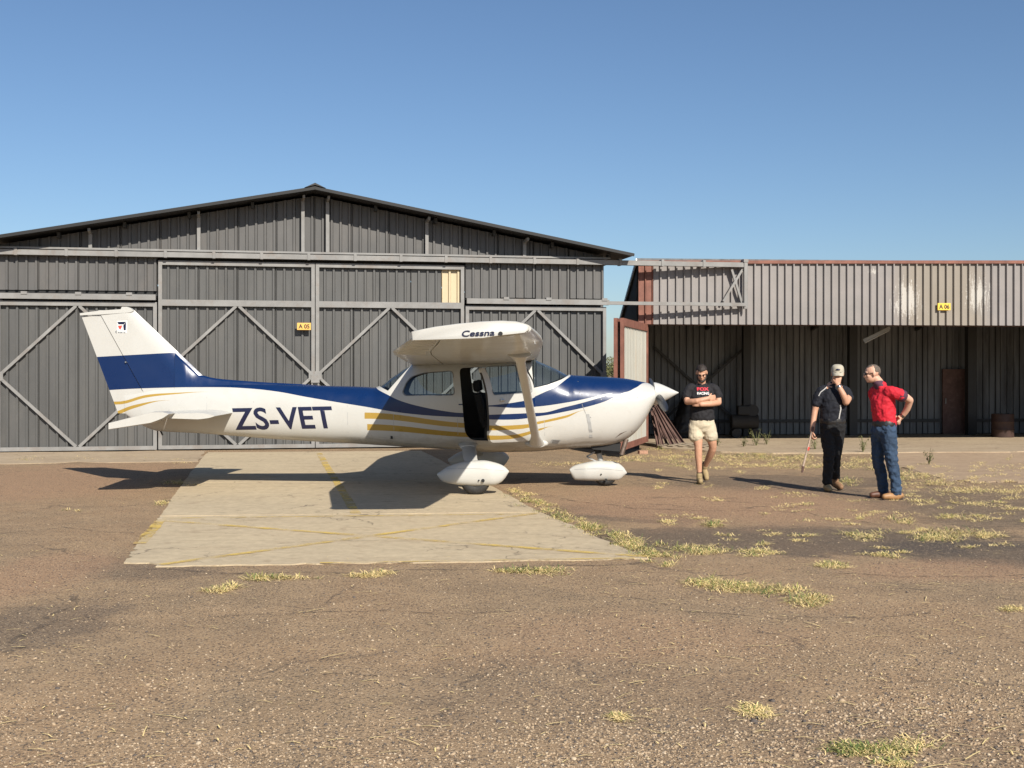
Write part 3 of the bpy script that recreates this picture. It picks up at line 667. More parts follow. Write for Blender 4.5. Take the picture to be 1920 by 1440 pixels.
# plain white gloss for wings and fairings
m, t, b, o = newmat('white_gloss')
tc = t.nodes.new('ShaderNodeTexCoord'); v = tc.outputs['Object']
c = mixc(t, ramp(t, noise(t, v, 2.2, 7, .7, .5), [(.45, 0.0), (.75, .4)]), (0.50, 0.49, 0.455), (0.41, 0.385, 0.335))
t.links.new(c, b.inputs['Base Color']); b.inputs['Coat Weight'].default_value = .30; b.inputs['Coat Roughness'].default_value = .08; b.inputs['Specular IOR Level'].default_value = .35
t.links.new(ramp(t, noise(t, v, 4, 5), [(.3, .32), (.7, .5)]), b.inputs['Roughness'])
bump(t, b, noise(t, v, 2.6, 3, .5), .12, .02)

def poly(pts, w=.48): return [(px2x(x, w), py2z(y, w)) for x, y in pts]
def rounded(pts, r=.05, n=5):
    out = []; k = len(pts)
    for i in range(k):
        p, a, c_ = Vector(pts[i]), Vector(pts[i - 1]), Vector(pts[(i + 1) % k]); d0, d1 = (a - p), (c_ - p); rr = min(r, d0.length * .45, d1.length * .45)
        s0, s1 = p + d0.normalized() * rr, p + d1.normalized() * rr
        for j in range(n + 1):
            q = j / n; out.append(tuple(s0 * (1 - q) ** 2 + p * 2 * q * (1 - q) + s1 * q * q))
    return out
def grown(pts, d):
    c_ = sum((Vector(p) for p in pts), Vector((0, 0))) / len(pts); out = []
    for p in pts: q = Vector(p) - c_; out.append(tuple(c_ + q * (1 + d / max(q.length, .01))))
    return out
def cutter(pl, y0, y1): return MB().prism(pl, y0, y1).build('cutter', 'black')
SIDE = rounded(poly([(755, 735), (762, 717), (771, 707), (793, 700), (848, 695.5), (852, 741), (760, 741.5)]), .06)
APER = rounded(poly([(861, 690), (985, 684), (1001, 715), (1003, 828), (884, 826), (872, 812)]), .06)
DWIN = rounded(poly([(877, 689), (980, 685), (991, 706), (993, 735), (882, 739)]), .05)
WSH = poly([(1000, 727), (1027, 721), (1052, 711.5), (1067, 703.5), (1072, 690), (1030, 640), (1001, 640), (997, 690)], .3)
RWIN = poly([(706, 722), (729, 732.5), (771, 684), (775, 660), (700, 660)], .3)
fus = shell_obj(0, st_px); inn = shell_obj(.035, cab); boolean(fus, inn, 'DIFFERENCE'); drop(inn)
door_o = link('cabin_door', fus.data.copy())
cut = [cutter(SIDE, -1, 1), cutter(WSH, -1, 1), cutter(RWIN, -1, 1)]
for q in cut: boolean(fus, q, 'DIFFERENCE')
ca = cutter(APER, -1, -.15); cw = cutter(DWIN, .15, 1)
boolean(fus, ca, 'DIFFERENCE'); boolean(fus, cw, 'DIFFERENCE'); drop(ca, cw, *cut)
ca = cutter(grown(APER, -.008), -1, -.15); cw = cutter(DWIN, -1, -.15)
boolean(door_o, ca, 'INTERSECT'); boolean(door_o, cw, 'DIFFERENCE'); drop(ca, cw)
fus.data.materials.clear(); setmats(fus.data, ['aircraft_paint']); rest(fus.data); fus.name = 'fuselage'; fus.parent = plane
for p in fus.data.polygons: p.material_index = 0
lay_normals(fus.data)
# the inner faces of the cabin are dark trim
fus.data.materials.append(MATS['inner_dark'])
for p in fus.data.polygons:
    if p.center.x > px2x(712) and p.center.x < px2x(1086):
        loc, nn, idx, dist = SKIN.find_nearest(p.center)
        if dist > .025: p.material_index = 1
# glass: a thin skin just inside, cut to each opening
gp_px = [p for p in st_px if 690 <= p <= 1090]
def glass(name, pl, y0, y1, parent, shift=None, label=None):
    o1 = shell_obj(.012, gp_px); o2 = shell_obj(.017, [gp_px[0] + 1] + gp_px[1:-1] + [gp_px[-1] - 1]); boolean(o1, o2, 'DIFFERENCE')
    cc = cutter(pl, y0, y1); boolean(o1, cc, 'INTERSECT'); drop(o2, cc)
    me = o1.data; me.materials.clear(); setmats(me, 'glass'); o1.name = name; o1.parent = parent
    for p in me.polygons: p.material_index = 0
    if shift is not None: me.transform(Matrix.Translation(-shift))
    me.shade_smooth(); me.set_sharp_from_angle(angle=R(30))
    return o1
glass('windshield', grown(WSH, .02), -1, 1, fus); glass('rear_window', grown(RWIN, .02), -1, 1, fus)
glass('side_window', grown(SIDE, .02), -1, -.15, fus); glass('side_window', grown(SIDE, .02), .15, 1, fus); glass('side_window', grown(DWIN, .02), .15, 1, fus)
HX = Vector((px2x(1003, .5), -.50, 0))
door_o.parent = plane; door_o.location = HX; door_o.rotation_euler = (0, 0, R(50)); door_o['label'] = 'open cabin door swung towards the viewer'
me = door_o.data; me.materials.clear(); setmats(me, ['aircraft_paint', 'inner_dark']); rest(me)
for p in me.polygons:
    loc, nn, idx, dist = SKIN.find_nearest(p.center); p.material_index = 1 if dist > .03 else 0
lay_normals(me); cn = None
me.transform(Matrix.Translation(-HX))
glass('door_window', grown(DWIN, .02), -1, -.15, door_o, HX)
def ring_trim(name, pl, y, parent, d=.018, th=.012, mt='line_dark', shift=Vector((0, 0, 0))):
    "thin gasket round an opening, laid on the skin"
    o_ = grown(pl, d); n = len(pl); mb = MB(); vs = []
    for L_ in (pl, o_):
        for x, z in L_:
            hit = SKIN.ray_cast(Vector((x, y * 3, z)), Vector((0, -math.copysign(1, y), 0)), 5)
            yy = hit[0].y if hit[0] else y * .5
            vs.append(Vector((x, yy + math.copysign(.004, y), z)) - shift)
    mb.add(vs, [(k, (k + 1) % n, n + (k + 1) % n, n + k) for k in range(n)]); return mb.build(name, mt, parent, recalc=False)
ring_trim('window_gasket', SIDE, -1, fus, .012); ring_trim('window_gasket', DWIN, -1, door_o, .012, shift=HX)
# door handle
q = Vector((px2x(905, .5), -.545, py2z(749, .5))) - HX
MB().box(q.x - .05, q.x + .03, q.y + .0, q.y + .035, q.z - .018, q.z + .018).build('door_handle', 'chrome', door_o, bevel=.006)
# door frame and cabin inside
zfl = py2z(820); xs0, xs1 = px2x(735), px2x(1080)
MB().box(px2x(740), px2x(1078), -.33, .33, zfl - .03, zfl + .01).build('cabin_floor', 'black', plane)
MB().box(px2x(738), px2x(742), -.42, .42, zfl, py2z(742)).build('cabin_bulkhead', 'inner_dark', plane)
pn = MB(); pn.prism([(px2x(1036), py2z(790)), (px2x(1064), py2z(790)), (px2x(1064), py2z(726)), (px2x(1040), py2z(724))], -.40, .40); ip = pn.build('instrument_panel', 'black', plane)
MB().tube((px2x(1037), -.22, py2z(752)), (px2x(1020), -.22, py2z(750)), .012).build('control_column', 'black', ip)
MB().box(px2x(1017), px2x(1020), -.34, -.10, py2z(756), py2z(745)).build('control_yoke', 'black', ip)
def seat(x, y, w, hb, head=True):
    s_ = empty('seat', (x, y, zfl)); s_.parent = plane
    MB().box(-.24, .24, -w, w, .16, .30).build('seat_cushion', 'seat_cloth', s_, bevel=.03)
    bk = MB(); bk.prism([(-.26, .22), (-.15, .22), (-.25, hb), (-.35, hb)], -w, w); bk.build('seat_back', 'seat_cloth', s_, bevel=.03)
    if head:
        hr = MB(); hr.prism([(-.36, hb + .03), (-.27, hb + .03), (-.29, hb + .19), (-.37, hb + .19)], -.10, .10); hr.build('headrest', 'seat_cloth', s_, bevel=.035)
    MB().box(-.2, .2, -w + .04, w - .04, .011, .158).build('seat_frame', 'black', s_)
seat(px2x(936), -.25, .21, .63); seat(px2x(940), .25, .21, .64); seat(px2x(805), 0, .40, .50, False)
# windscreen rim light strip and roof liner
MB().box(px2x(800), px2x(995), -.36, .36, py2z(676) - .03, py2z(676)).build('roof_liner', 'inner_dark', plane)

# registration on the side, wrapped to the skin
def wrap(me, name, mt, parent, off=.003, side=-1, shear_z=0.0, x_ref=0):
    for v_ in me.vertices:
        z = v_.co.z + shear_z * (v_.co.x - x_ref)
        hit = SKIN.ray_cast(Vector((v_.co.x, side * 3, z)), Vector((0, -side, 0)), 5)
        v_.co = (v_.co.x, (hit[0].y if hit[0] else side * .3) + side * off, z)
    setmats(me, mt); return link(name, me, parent)
x0, z0 = px2x(440, .26), py2z(807, .26); x1, z1 = px2x(630, .32), py2z(765, .28)
wrap(text_mesh('ZS-VET', x0, x1, z0, z1, -.06, .025, .018), 'registration_lettering', 'ink_navy', plane, shear_z=.022, x_ref=x0)
# small vent, fasteners, panel seam on the cowl
def decal(name, pts, mt, parent, off=.004):
    n = len(pts); vs = []
    for x, y in pts:
        X, Z = px2x(x, .42), py2z(y, .42); hit = SKIN.ray_cast(Vector((X, -3, Z)), Vector((0, 1, 0)), 5); vs.append((X, (hit[0].y if hit[0] else -.4) - off, Z))
    k = n // 2
    return MB().add(vs, [(i, i + 1, n - 2 - i, n - 1 - i) for i in range(k - 1)]).build(name, mt, parent, recalc=False)
decal('air_vent', [(1034, 824), (1051, 825), (1047, 832.5), (1031, 831.5)], 'panel_grey', fus); decal('vent_slot', [(1037, 825.5), (1049, 826.3), (1046.5, 831), (1034.5, 830.2)], 'line_dark', fus, .007)
sm = [(1098, 776), (1101, 790), (1103.5, 805), (1105, 820), (1105.5, 833)]
decal('cowl_seam', sm + [(x + 6.0, y) for x, y in sm[::-1]], 'panel_grey', fus, .005)
sm = [(1081, 704.8), (1084, 715), (1086, 735), (1091, 760), (1097, 775)]
decal('cowl_seam', sm + [(x + .9, y) for x, y in sm[::-1]], 'line_dark', fus, .003)
sm = [(1150, 749), (1170, 747.5), (1190, 746), (1212, 744)]
decal('cowl_split', sm + [(x, y + .8) for x, y in sm[::-1]], 'panel_grey', fus, .003)
for x, y in ((1091, 739), (1076, 735), (1127, 749), (1148, 749), (1166, 747.2), (1180, 746.3), (1196, 745), (1212, 743.6), (1107, 782), (1110, 808)):
    X, Z = px2x(x, .42), py2z(y, .42); hit = SKIN.ray_cast(Vector((X, -3, Z)), Vector((0, 1, 0)), 5)
    if hit[0]: MB().tube(hit[0], hit[0] + hit[1] * .005, .009, .007, 8).build('fastener', 'panel_grey', fus)
for x0_, ya, yb in ((470, 733, 815), (560, 744, 823), (650, 760, 829), (738, 776, 834), (858, 784, 840), (1020, 788, 842)):
    sm = [(x0_ + 1.5 * q, ya + (yb - ya) * q) for q in (0, .25, .5, .75, 1)]
    decal('skin_seam', sm + [(x + .7, y) for x, y in sm[::-1]], 'panel_grey', fus, .002)
sm = [(660, 826), (760, 832), (860, 837)]
decal('skin_seam', sm + [(x, y + .45) for x, y in sm[::-1]], 'panel_grey', fus, .002)
sm = [(378, 727), (379, 745), (379.5, 760), (380, 776)]
decal('skin_seam', sm + [(x + .6, y) for x, y in sm[::-1]], 'panel_grey', fus, .002)

# lower cowl outlet, exhaust, nose face and air inlets
MB().prism([(px2x(1106), py2z(836)), (px2x(1162), py2z(830)), (px2x(1160), py2z(845)), (px2x(1110), py2z(841))], -.20, .20).build('cowl_outlet', 'black', plane)
eb = MB(); eb.tube((px2x(1172), -.17, py2z(822)), (px2x(1163), -.19, py2z(851)), .036, .036, 14); eb.build('exhaust_pipe', 'exhaust', plane, smooth=40)
pts = [(1151, 829), (1154, 820), (1162, 812.5), (1173, 808.5), (1186, 808), (1178, 820), (1169, 828), (1160, 832)]
X = []
for x, y in pts:
    hit = SKIN.ray_cast(Vector((px2x(x, .3), -3, py2z(y, .3))), Vector((0, 1, 0)), 5); X.append(((px2x(x, .3)), (hit[0].y - .004) if hit[0] else -.18, py2z(y, .3)))
MB().add(X, [tuple(range(len(X)))]).build('exhaust_cutout', 'exhaust', plane, recalc=False)
for s_ in (-1, 1):
    rr = [(px2x(1224.6), s_ * .19 + .075 * math.cos(a), py2z(735) + .06 * math.sin(a)) for a in np.linspace(0, 2 * math.pi, 16, endpoint=False)]
    MB().add(rr, [tuple(range(16))]).build('air_inlet', 'black', plane, recalc=False)
sp = []
for f_, r_ in ((0, .165), (.08, .163), (.2, .150), (.4, .118), (.6, .082), (.8, .043), (.93, .018), (1, .004)):
    x = px2x(1225.5) + f_ * (px2x(1272.5) - px2x(1225.5)); zc = py2z(738.5 - 2.2 * f_)
    sp.append([(x, r_ * math.cos(a), zc + r_ * math.sin(a)) for a in np.linspace(0, 2 * math.pi, 28, endpoint=False)])
pr = empty('propeller', (0, 0, 0)); pr.parent = plane
MB().loft(sp).build('spinner', 'white_gloss', pr, smooth=40)
for s_ in (-1, 1):
    d = Vector((0.02, s_ * math.cos(R(13)), s_ * math.sin(R(13)))); up = Vector((1, 0, 0)); sec = []
    n_ = d.cross(up).normalized(); base = Vector((px2x(1232), 0, py2z(739)))
    for f_, ch, th, tw in ((.10, .035, .03, 70), (.2, .05, .028, 62), (.4, .055, .02, 58), (.65, .055, .014, 56), (.85, .045, .010, 54), (.95, .02, .008, 52)):
        a0 = R(tw); cdir = n_ * math.cos(a0) + up * math.sin(a0); tdir = -n_ * math.sin(a0) + up * math.cos(a0); c0 = base + d * f_
        sec.append([c0 + cdir * ch * math.cos(q) + tdir * th * math.sin(q) for q in np.linspace(0, 2 * math.pi, 14, endpoint=False)])
    MB().loft(sec).build('propeller_blade', 'prop_black', pr, smooth=40)

# ---- wings
def foil(c0=0.0, c1=1.0, n=18, t_=.125, m_=.022, p_=.4):
    "closed outline of a cambered section between chord fractions: upper from c0 to c1, then lower back"
    def yt(x): return 5 * t_ * (.2969 * math.sqrt(max(x, 0)) - .1260 * x - .3516 * x * x + .2843 * x**3 - .1015 * x**4) + .002
    def yc(x): return m_ / p_**2 * (2 * p_ * x - x * x) if x < p_ else m_ / (1 - p_)**2 * (1 - 2 * p_ + 2 * p_ * x - x * x)
    xs = [c0 + (c1 - c0) * ((1 - math.cos(math.pi * k / n)) / 2 if c0 == 0 else k / n) for k in range(n + 1)]
    return [(x, yc(x) + yt(x)) for x in xs] + [(x, yc(x) - yt(x)) for x in xs[::-1]]
Y_ST = [0.0, .55, 2.75, 5.36, 5.50]
LEX = pchip(Y_ST, [.37, .37, .37, .19, .165]); TEX = pchip(Y_ST, [-1.42, -1.42, -1.42, -1.0, -.985])
LEZ = lambda y: 1.865 + (2.065 - 1.865) * y / 5.5; TEZ = lambda y: 1.735 + (1.965 - 1.735) * y / 5.5
def wing_ring(y, sgn, c0, c1, sc=1.0, dz=0.0, rotf=0.0):
    lx, tx = LEX(y), TEX(y); ch = lx - tx; out = []
    for fx, fz in foil(c0, c1):
        x = lx - fx * ch; z = LEZ(y) + (TEZ(y) - LEZ(y)) * fx + fz * ch * sc + dz
        out.append((x, sgn * y, z))
    return out
for sgn, nm in ((-1, 'near'), (1, 'far')):
    wg = empty('wing', (0, 0, 0)); wg.parent = plane; wg['label'] = 'wing nearer to the viewer' if sgn < 0 else 'wing on the far side'
    MB().loft([wing_ring(y, sgn, 0, .745) for y in (.0, .55, 1.2, 2.0, 2.75, 3.4, 4.0, 4.7, 5.36)]).build('wing_skin', 'white_gloss', wg, smooth=35)
    MB().loft([wing_ring(y, sgn, .752, 1.0) for y in (.56, 1.4, 2.2, 2.72)]).build('flap', 'white_gloss', wg, smooth=35)
    MB().loft([wing_ring(y, sgn, .752, 1.0) for y in (2.735, 3.4, 4.2, 5.33)]).build('aileron', 'white_gloss', wg, smooth=35)
    MB().loft([wing_ring(.02, sgn, .7525, 1.0), wing_ring(.55, sgn, .7525, 1.0)]).build('wing_root', 'white_gloss', wg, smooth=35)
    TIP = [(770, 622), (792, 617), (815, 612.5), (860, 606.5), (900, 602.8), (940, 601), (968, 602.5), (984, 606.5), (991, 612), (992.5, 618.5), (986, 624), (965, 626.5), (940, 629), (905, 634.5), (850, 636.5), (772, 639)]
    tx_ = [A(x, y, D0 - 5.5) for x, y in TIP]; tcx = sum((q for q in tx_), Vector()) / len(tx_)
    def tipr(y, k, zk=1.0): return [(tcx.x + (q.x - tcx.x) * k, sgn * y, tcx.z + (q.z - tcx.z) * k * zk) for q in tx_]
    MB().loft([tipr(5.362, 1.0, .97), tipr(5.46, 1.0), tipr(5.49, .995), tipr(5.50, .975, .96)]).build('wing_tip', 'white_gloss', wg, smooth=50)
    # ridges pressed into the aileron and panel joints under the wing
    for k in range(9):
        y = 2.95 + k * .27; lx, tx = LEX(y), TEX(y); ch = lx - tx
        pa, pb = [(lx - f_ * ch, sgn * y, LEZ(y) + (TEZ(y) - LEZ(y)) * f_ + foil_lo * ch - .004) for f_, foil_lo in ((.78, -.022), (.97, -.004))]
        MB().beam(pa, pb, .014, .010).build('pressed_ridge', 'white_gloss', wg)
    for y in (1.35, 2.15, 2.9, 3.7, 4.5):
        lx, tx = LEX(y), TEX(y); ch = lx - tx; fo = foil(0, .745)[::-1]; n = len(fo) // 2; mb = MB()
        low = [(lx - fx * ch, LEZ(y) + (TEZ(y) - LEZ(y)) * fx + fz * ch - .0015) for fx, fz in fo[1:n - 2]]
        vs = [(x, sgn * (y + d_), z) for d_ in (-.003, .003) for x, z in low]; k = len(low)
        mb.add(vs, [(i, i + 1, k + i + 1, k + i) for i in range(k - 1)]); mb.build('panel_joint', 'line_dark', wg, recalc=False)
    # strut with its fairings
    top = Vector((.085, sgn * 2.5, 1.855)); bot = Vector((px2x(1006, .45), sgn * .50, py2z(829, .45))); sec = []
    d = (top - bot); ax = Vector((1, 0, 0)); nn = d.cross(ax).normalized()
    for f_, ch, th in ((-.015, .11, .05), (.02, .095, .04), (.08, .060, .022), (.5, .056, .021), (.92, .062, .023), (.97, .10, .034), (1.0, .15, .05)):
        c0 = bot + d * f_; sec.append([c0 + ax * ch * math.cos(q) + nn * th * math.sin(q) for q in np.linspace(0, 2 * math.pi, 20, endpoint=False)])
    MB().loft(sec).build('wing_strut', 'white_gloss', wg, smooth=45)
    cu = []
    for f_, r_ in ((0, .01), (.25, .10), (.6, .12), (1, .125)):
        cu.append([(bot.x + r_ * 1.35 * math.cos(q), sgn * (.50 - .10 * f_) + 0, bot.z - .02 + r_ * .55 * math.sin(q)) for q in np.linspace(0, 2 * math.pi, 18, endpoint=False)])
    MB().loft(cu).build('strut_fairing', 'white_gloss', wg, smooth=45)
    MB().tube((LEX(5.43) - .29, sgn * 5.49, 2.005), (LEX(5.43) - .29, sgn * 5.512, 2.005), .022, .022, 12).build('tie_hole', 'black', wg)
    if sgn < 0:
        me = text_mesh('Cessna', 0, 1, 0, 1, 0, 0, .02); d_t = D0 - 5.508; A0 = A(865, 631.5, d_t); A1 = A(927, 617.5, d_t)
        for v_ in me.vertices: v_.co = (A0.x + (A1.x - A0.x) * v_.co.x + .012 * v_.co.z, -5.508, A0.z + (A1.z - .012 - A0.z) * v_.co.z + .012 * v_.co.x)
        setmats(me, 'ink_navy'); link('wing_tip_lettering', me, wg)
MB().box(-.9, .33, -.5, .5, 1.81, 1.865).build('cabin_roof', 'white_gloss', plane, bevel=.02)
MB().tube((px2x(815), .3, 1.93), (px2x(800), .3, 2.10), .012, .006, 8).build('antenna', 'white_gloss', plane)
MB().tube((px2x(835), -.9, 1.95), (px2x(826), -.9, 2.06), .010, .004, 8).build('antenna', 'white_gloss', plane)

# ---- tail
def lerp_at(p, q, y): return p[0] + (q[0] - p[0]) * (y - p[1]) / (q[1] - p[1])
LE0, LE1 = (378, 702), (249, 579); HG0, HG1 = (292, 774), (189, 590); TE0, TE1 = (222.5, 777), (152.5, 592)
def fin_rings(a0, a1, b0, b1, ys, tb, tt, nose=True, n=12):
    rings = []
    for y in ys:
        f_ = (ys[0] - y) / (ys[0] - ys[-1]); th = tb + (tt - tb) * f_
        le, te = px2x(lerp_at(a0, a1, y)), px2x(lerp_at(b0, b1, y)); z = py2z(y)
        if nose: pr_ = [(q, (math.sqrt(q / .3) if q < .3 else 1 - .35 * (q - .3) / .7)) for q in [k / n for k in range(n + 1)]]
        else: pr_ = [(q, .65 * (1 - .93 * q)) for q in [k / n for k in range(n + 1)]]
        up = [(le + (te - le) * q, max(h, .02) * th / 2) for q, h in pr_]
        rings.append([(x, yy, z) for x, yy in up] + [(x, -yy, z) for x, yy in up[::-1]])
    return rings
def painted(mb, name, parent, sm=40):
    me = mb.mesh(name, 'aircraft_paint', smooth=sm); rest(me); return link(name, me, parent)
tail = empty('tail_fin', (0, 0, 0)); tail.parent = plane
fin_o = painted(MB().loft(fin_rings(LE0, LE1, (HG0[0] + .8, HG0[1]), (HG1[0] + .8, HG1[1]), list(np.linspace(757, 582, 12)), .15, .07)), 'fin', tail)
painted(MB().loft(fin_rings((HG0[0] - .8, HG0[1]), (HG1[0] - .8, HG1[1]), TE0, TE1, list(np.linspace(775, 593, 10)), .15, .07, False)), 'rudder', tail)
# fin cap with balance horn
cap = MB(); cap_pts = [(152, 591.5), (151.5, 587.5), (190, 582.5), (228, 580), (230, 575.5), (240, 575.5), (247.5, 578.5), (252, 583), (246, 586), (190, 590)]
cap.prism([(px2x(x), py2z(y)) for x, y in cap_pts], -.038, .038); painted(cap, 'fin_cap', tail, 30)
# dorsal fillet
dr_ = []
top_d = pchip([376, 390, 410, 450, 500, 560, 600], [701, 706.5, 710, 713.5, 717, 720, 723])
for px in np.linspace(600, 330, 26):
    zt = py2z(top_d(px) if px >= 376 else 706 - (376 - px) * .953); zb = py2z(735); th = .012 + .05 * (600 - px) / 270; bw = .03 + .05 * min(1, (600 - px) / 150)
    x = px2x(px); dr_.append([(x, -bw, zb), (x, -th * 1.2, py2z(725)), (x, -th, zt - .03), (x, -th * .6, zt - .006), (x, 0, zt), (x, th * .6, zt - .006), (x, th, zt - .03), (x, th * 1.2, py2z(725)), (x, bw, zb)])
painted(MB().loft(dr_), 'dorsal_fillet', tail, 50)
# logo: two navy arrows and a red one over small lettering (flat print, on the near side)
def bvh_of(o_):
    bm = bmesh.new(); bm.from_mesh(o_.data); tr_ = BVHTree.FromBMesh(bm); bm.free(); return tr_
FINB = bvh_of(fin_o)
def fin_y(x, z):
    h_ = FINB.ray_cast(Vector((x, -2, z)), Vector((0, 1, 0)), 3); return h_[0].y if h_[0] else -.05
def finmark(name, pts, mt, off=.004):
    vs = [(px2x(x, .05), fin_y(px2x(x, .05), py2z(y, .05)) - off, py2z(y, .05)) for x, y in pts]
    MB().add(vs, [tuple(range(len(vs)))]).build(name, mt, tail, recalc=False)
finmark('emblem_field', [(219, 602), (238, 601), (237.5, 624), (219, 625)], 'white_board', .001)
finmark('emblem_blue', [(219.5, 603.5), (236, 603), (231.5, 608), (221.5, 608)], 'ink_navy')
finmark('emblem_blue', [(236, 604), (235.5, 619), (231.5, 619), (230.5, 610)], 'ink_navy')
finmark('emblem_red', [(220.5, 610.5), (229, 610), (228, 612.5), (225, 618.5), (222, 615)], 'ink_red')
me = text_mesh('Cessna', px2x(218), px2x(237), py2z(624.5), py2z(620.5), 0, 0, 0); 
for v_ in me.vertices: v_.co.y = fin_y(v_.co.x, v_.co.z) - .005
setmats(me, 'ink_navy'); link('fin_lettering', me, tail)
MB().tube((px2x(238), -.03, py2z(679)), (px2x(238), -.062, py2z(679)), .012, .012, 8).build('fin_light', 'chrome', tail)
MB().beam((px2x(291.5), -.08, py2z(762)), (px2x(293.5), -.08, py2z(775)), .03, .03).build('rudder_hinge', 'black', tail)
# stabiliser and drooping elevator, both sides
for sgn in (-1, 1):
    sb = empty('stabiliser', (0, 0, 0)); sb.parent = plane
    def sring(y, le, te, z0_, z1_, th, nose=True):
        n = 10; out = []
        for k in range(n + 1):
            q = k / n; h = (math.sqrt(q / .3) if q < .3 else 1 - .4 * (q - .3) / .7) if nose else .6 * (1 - .93 * q)
            out.append((le + (te - le) * q, sgn * y, z0_ + (z1_ - z0_) * q + max(h, .03) * th / 2))
        for k in range(n, -1, -1):
            q = k / n; h = (math.sqrt(q / .3) if q < .3 else 1 - .4 * (q - .3) / .7) if nose else .6 * (1 - .93 * q)
            out.append((le + (te - le) * q, sgn * y, z0_ + (z1_ - z0_) * q - max(h, .03) * th / 2))
        return out
    zz = py2z(773)
    painted(MB().loft([sring(.06, -3.98, -4.90, zz, zz, .10), sring(1.505, -3.90, -4.63, zz - .0, zz, .085)]), 'fixed_plane', sb)
    dr2 = .13
    painted(MB().loft([sring(.14, -4.91, -5.36, zz, zz - dr2, .09, False), sring(1.50, -4.645, -5.26, zz, zz - dr2, .09, False)]), 'elevator', sb)
    painted(MB().loft([sring(1.51, -4.42, -5.27, zz + .04, zz - dr2, .15), sring(1.72, -4.44, -5.22, zz + .035, zz - dr2 * .95, .13)]), 'elevator_tip', sb)
MB().tube((px2x(300), 0, py2z(806)), (px2x(305), 0, py2z(816)), .012, .012, 8).build('tail_tiedown', 'black', plane)

# ---- landing gear
def pant(name, cx, cy, L_, outline_top, outline_bot, wmax, parent):
    "teardrop wheel fairing, lofted along x"
    rings = []; n = 20
    for f_ in np.linspace(0, 1, 22):
        zt, zb = outline_top(f_), outline_bot(f_); w_ = max(.02, wmax * min(1.0, (.30 + 2.6 * f_), (.16 + 3.4 * (1 - f_)) ** .7))
        x = cx - L_ / 2 + L_ * f_; zc, hz = (zt + zb) / 2, max((zt - zb) / 2, .01)
        rings.append([(x, cy + w_ * math.copysign(abs(math.cos(a)) ** (2 / 3.0), math.cos(a)), zc + hz * math.copysign(abs(math.sin(a)) ** (2 / 2.3), math.sin(a))) for a in np.linspace(0, 2 * math.pi, n, endpoint=False)])
    return MB().loft(rings).build(name, 'white_gloss', parent, smooth=40)
def wheel(x, y, r, w, parent):
    rings = []
    for a in np.linspace(0, 2 * math.pi, 28, endpoint=False):
        rings.append([(x + (r - w * .5 + w * .5 * math.cos(q)) * math.cos(a), y + w * .5 * math.sin(q), r + (r - w * .5 + w * .5 * math.cos(q)) * math.sin(a)) for q in np.linspace(0, 2 * math.pi, 12, endpoint=False)])
    mb = MB(); mb.loft(rings + [rings[0]], caps=False); t_ = mb.build('tyre', 'rubber', parent, smooth=60)
    MB().tube((x, y - w * .3, r), (x, y + w * .3, r), r - w * .6, r - w * .6, 20).build('rim', 'panel_grey', parent)
def crease(pf, cx, cy, L_, z, sgn):
    tr_ = bvh_of(pf); vs = []; k = 16
    for dz in (-.003, .003):
        for f_ in np.linspace(.08, .93, k):
            x = cx - L_ / 2 + L_ * f_; zz = z + .03 * math.sin(math.pi * f_) - .02 * f_ + dz; h_ = tr_.ray_cast(Vector((x, sgn * 4, zz)), Vector((0, -sgn, 0)), 6); vs.append((x, (h_[0].y if h_[0] else cy) + sgn * .002, zz))
    MB().add(vs, [(i, i + 1, k + i + 1, k + i) for i in range(k - 1)]).build('fairing_seam', 'panel_grey', pf, recalc=False)
sc = F / (D0 - 1.30)
mt_ = pchip([0, .19, .39, .64, .79, .945, 1], [.29, .40, .45, .465, .44, .38, .32]); mb_ = pchip([0, .04, .19, .54, .79, .92, 1], [.265, .20, .152, .122, .132, .19, .312])
PX = (887 - CX) / sc
for sgn in (-1, 1):
    lg = empty('main_gear', (0, 0, 0)); lg.parent = plane; lg['label'] = 'near main wheel under its fairing' if sgn < 0 else 'far main wheel under its fairing'
    pf = pant('wheel_fairing', PX, sgn * 1.30, .95, lambda f_: mt_(f_) - 0, lambda f_: mb_(f_), .13, lg)
    wheel(PX + .03, sgn * 1.30, .20, .15, lg)
    tf = pchip([0, .3, .7, 1], [.43, .445, .44, .40]); 
    legp = [(Vector((px2x(880), sgn * .30, .645)), .115), (Vector((px2x(882), sgn * .55, .58)), .10), (Vector((px2x(886), sgn * .95, .47)), .095), (Vector((PX + .01, sgn * 1.25, .34)), .08)]
    rings = []
    for p_, w_ in legp: rings.append([p_ + Vector((w_ * math.cos(a), 0, .026 * math.sin(a) + 0)) for a in np.linspace(0, 2 * math.pi, 14, endpoint=False)])
    MB().loft(rings).build('gear_leg', 'white_gloss', lg, smooth=50)
    fr_r = []
    for f_, rx, rz in ((0, .16, .06), (.5, .135, .045), (1, .11, .035)):
        c0 = Vector((px2x(880), sgn * (.30 + .24 * f_), .645 - .06 * f_)); fr_r.append([c0 + Vector((rx * math.cos(a), 0, rz * math.sin(a))) for a in np.linspace(0, 2 * math.pi, 16, endpoint=False)])
    MB().loft(fr_r).build('leg_fairing', 'white_gloss', lg, smooth=50)
    yo = sgn * 1.30 + sgn * .131
    MB().tube((PX + .135, yo - sgn * .01, .205), (PX + .135, yo + sgn * .003, .205), .023, .023, 12).build('axle_hole', 'black', lg)
    MB().tube((PX + .08, yo - sgn * .01, .207), (PX + .08, yo + sgn * .003, .207), .011, .011, 8).build('axle_hole', 'black', lg)
    crease(pf, PX, sgn * 1.30, .95, .345, sgn)
ng = empty('nose_gear', (0, 0, 0)); ng.parent = plane
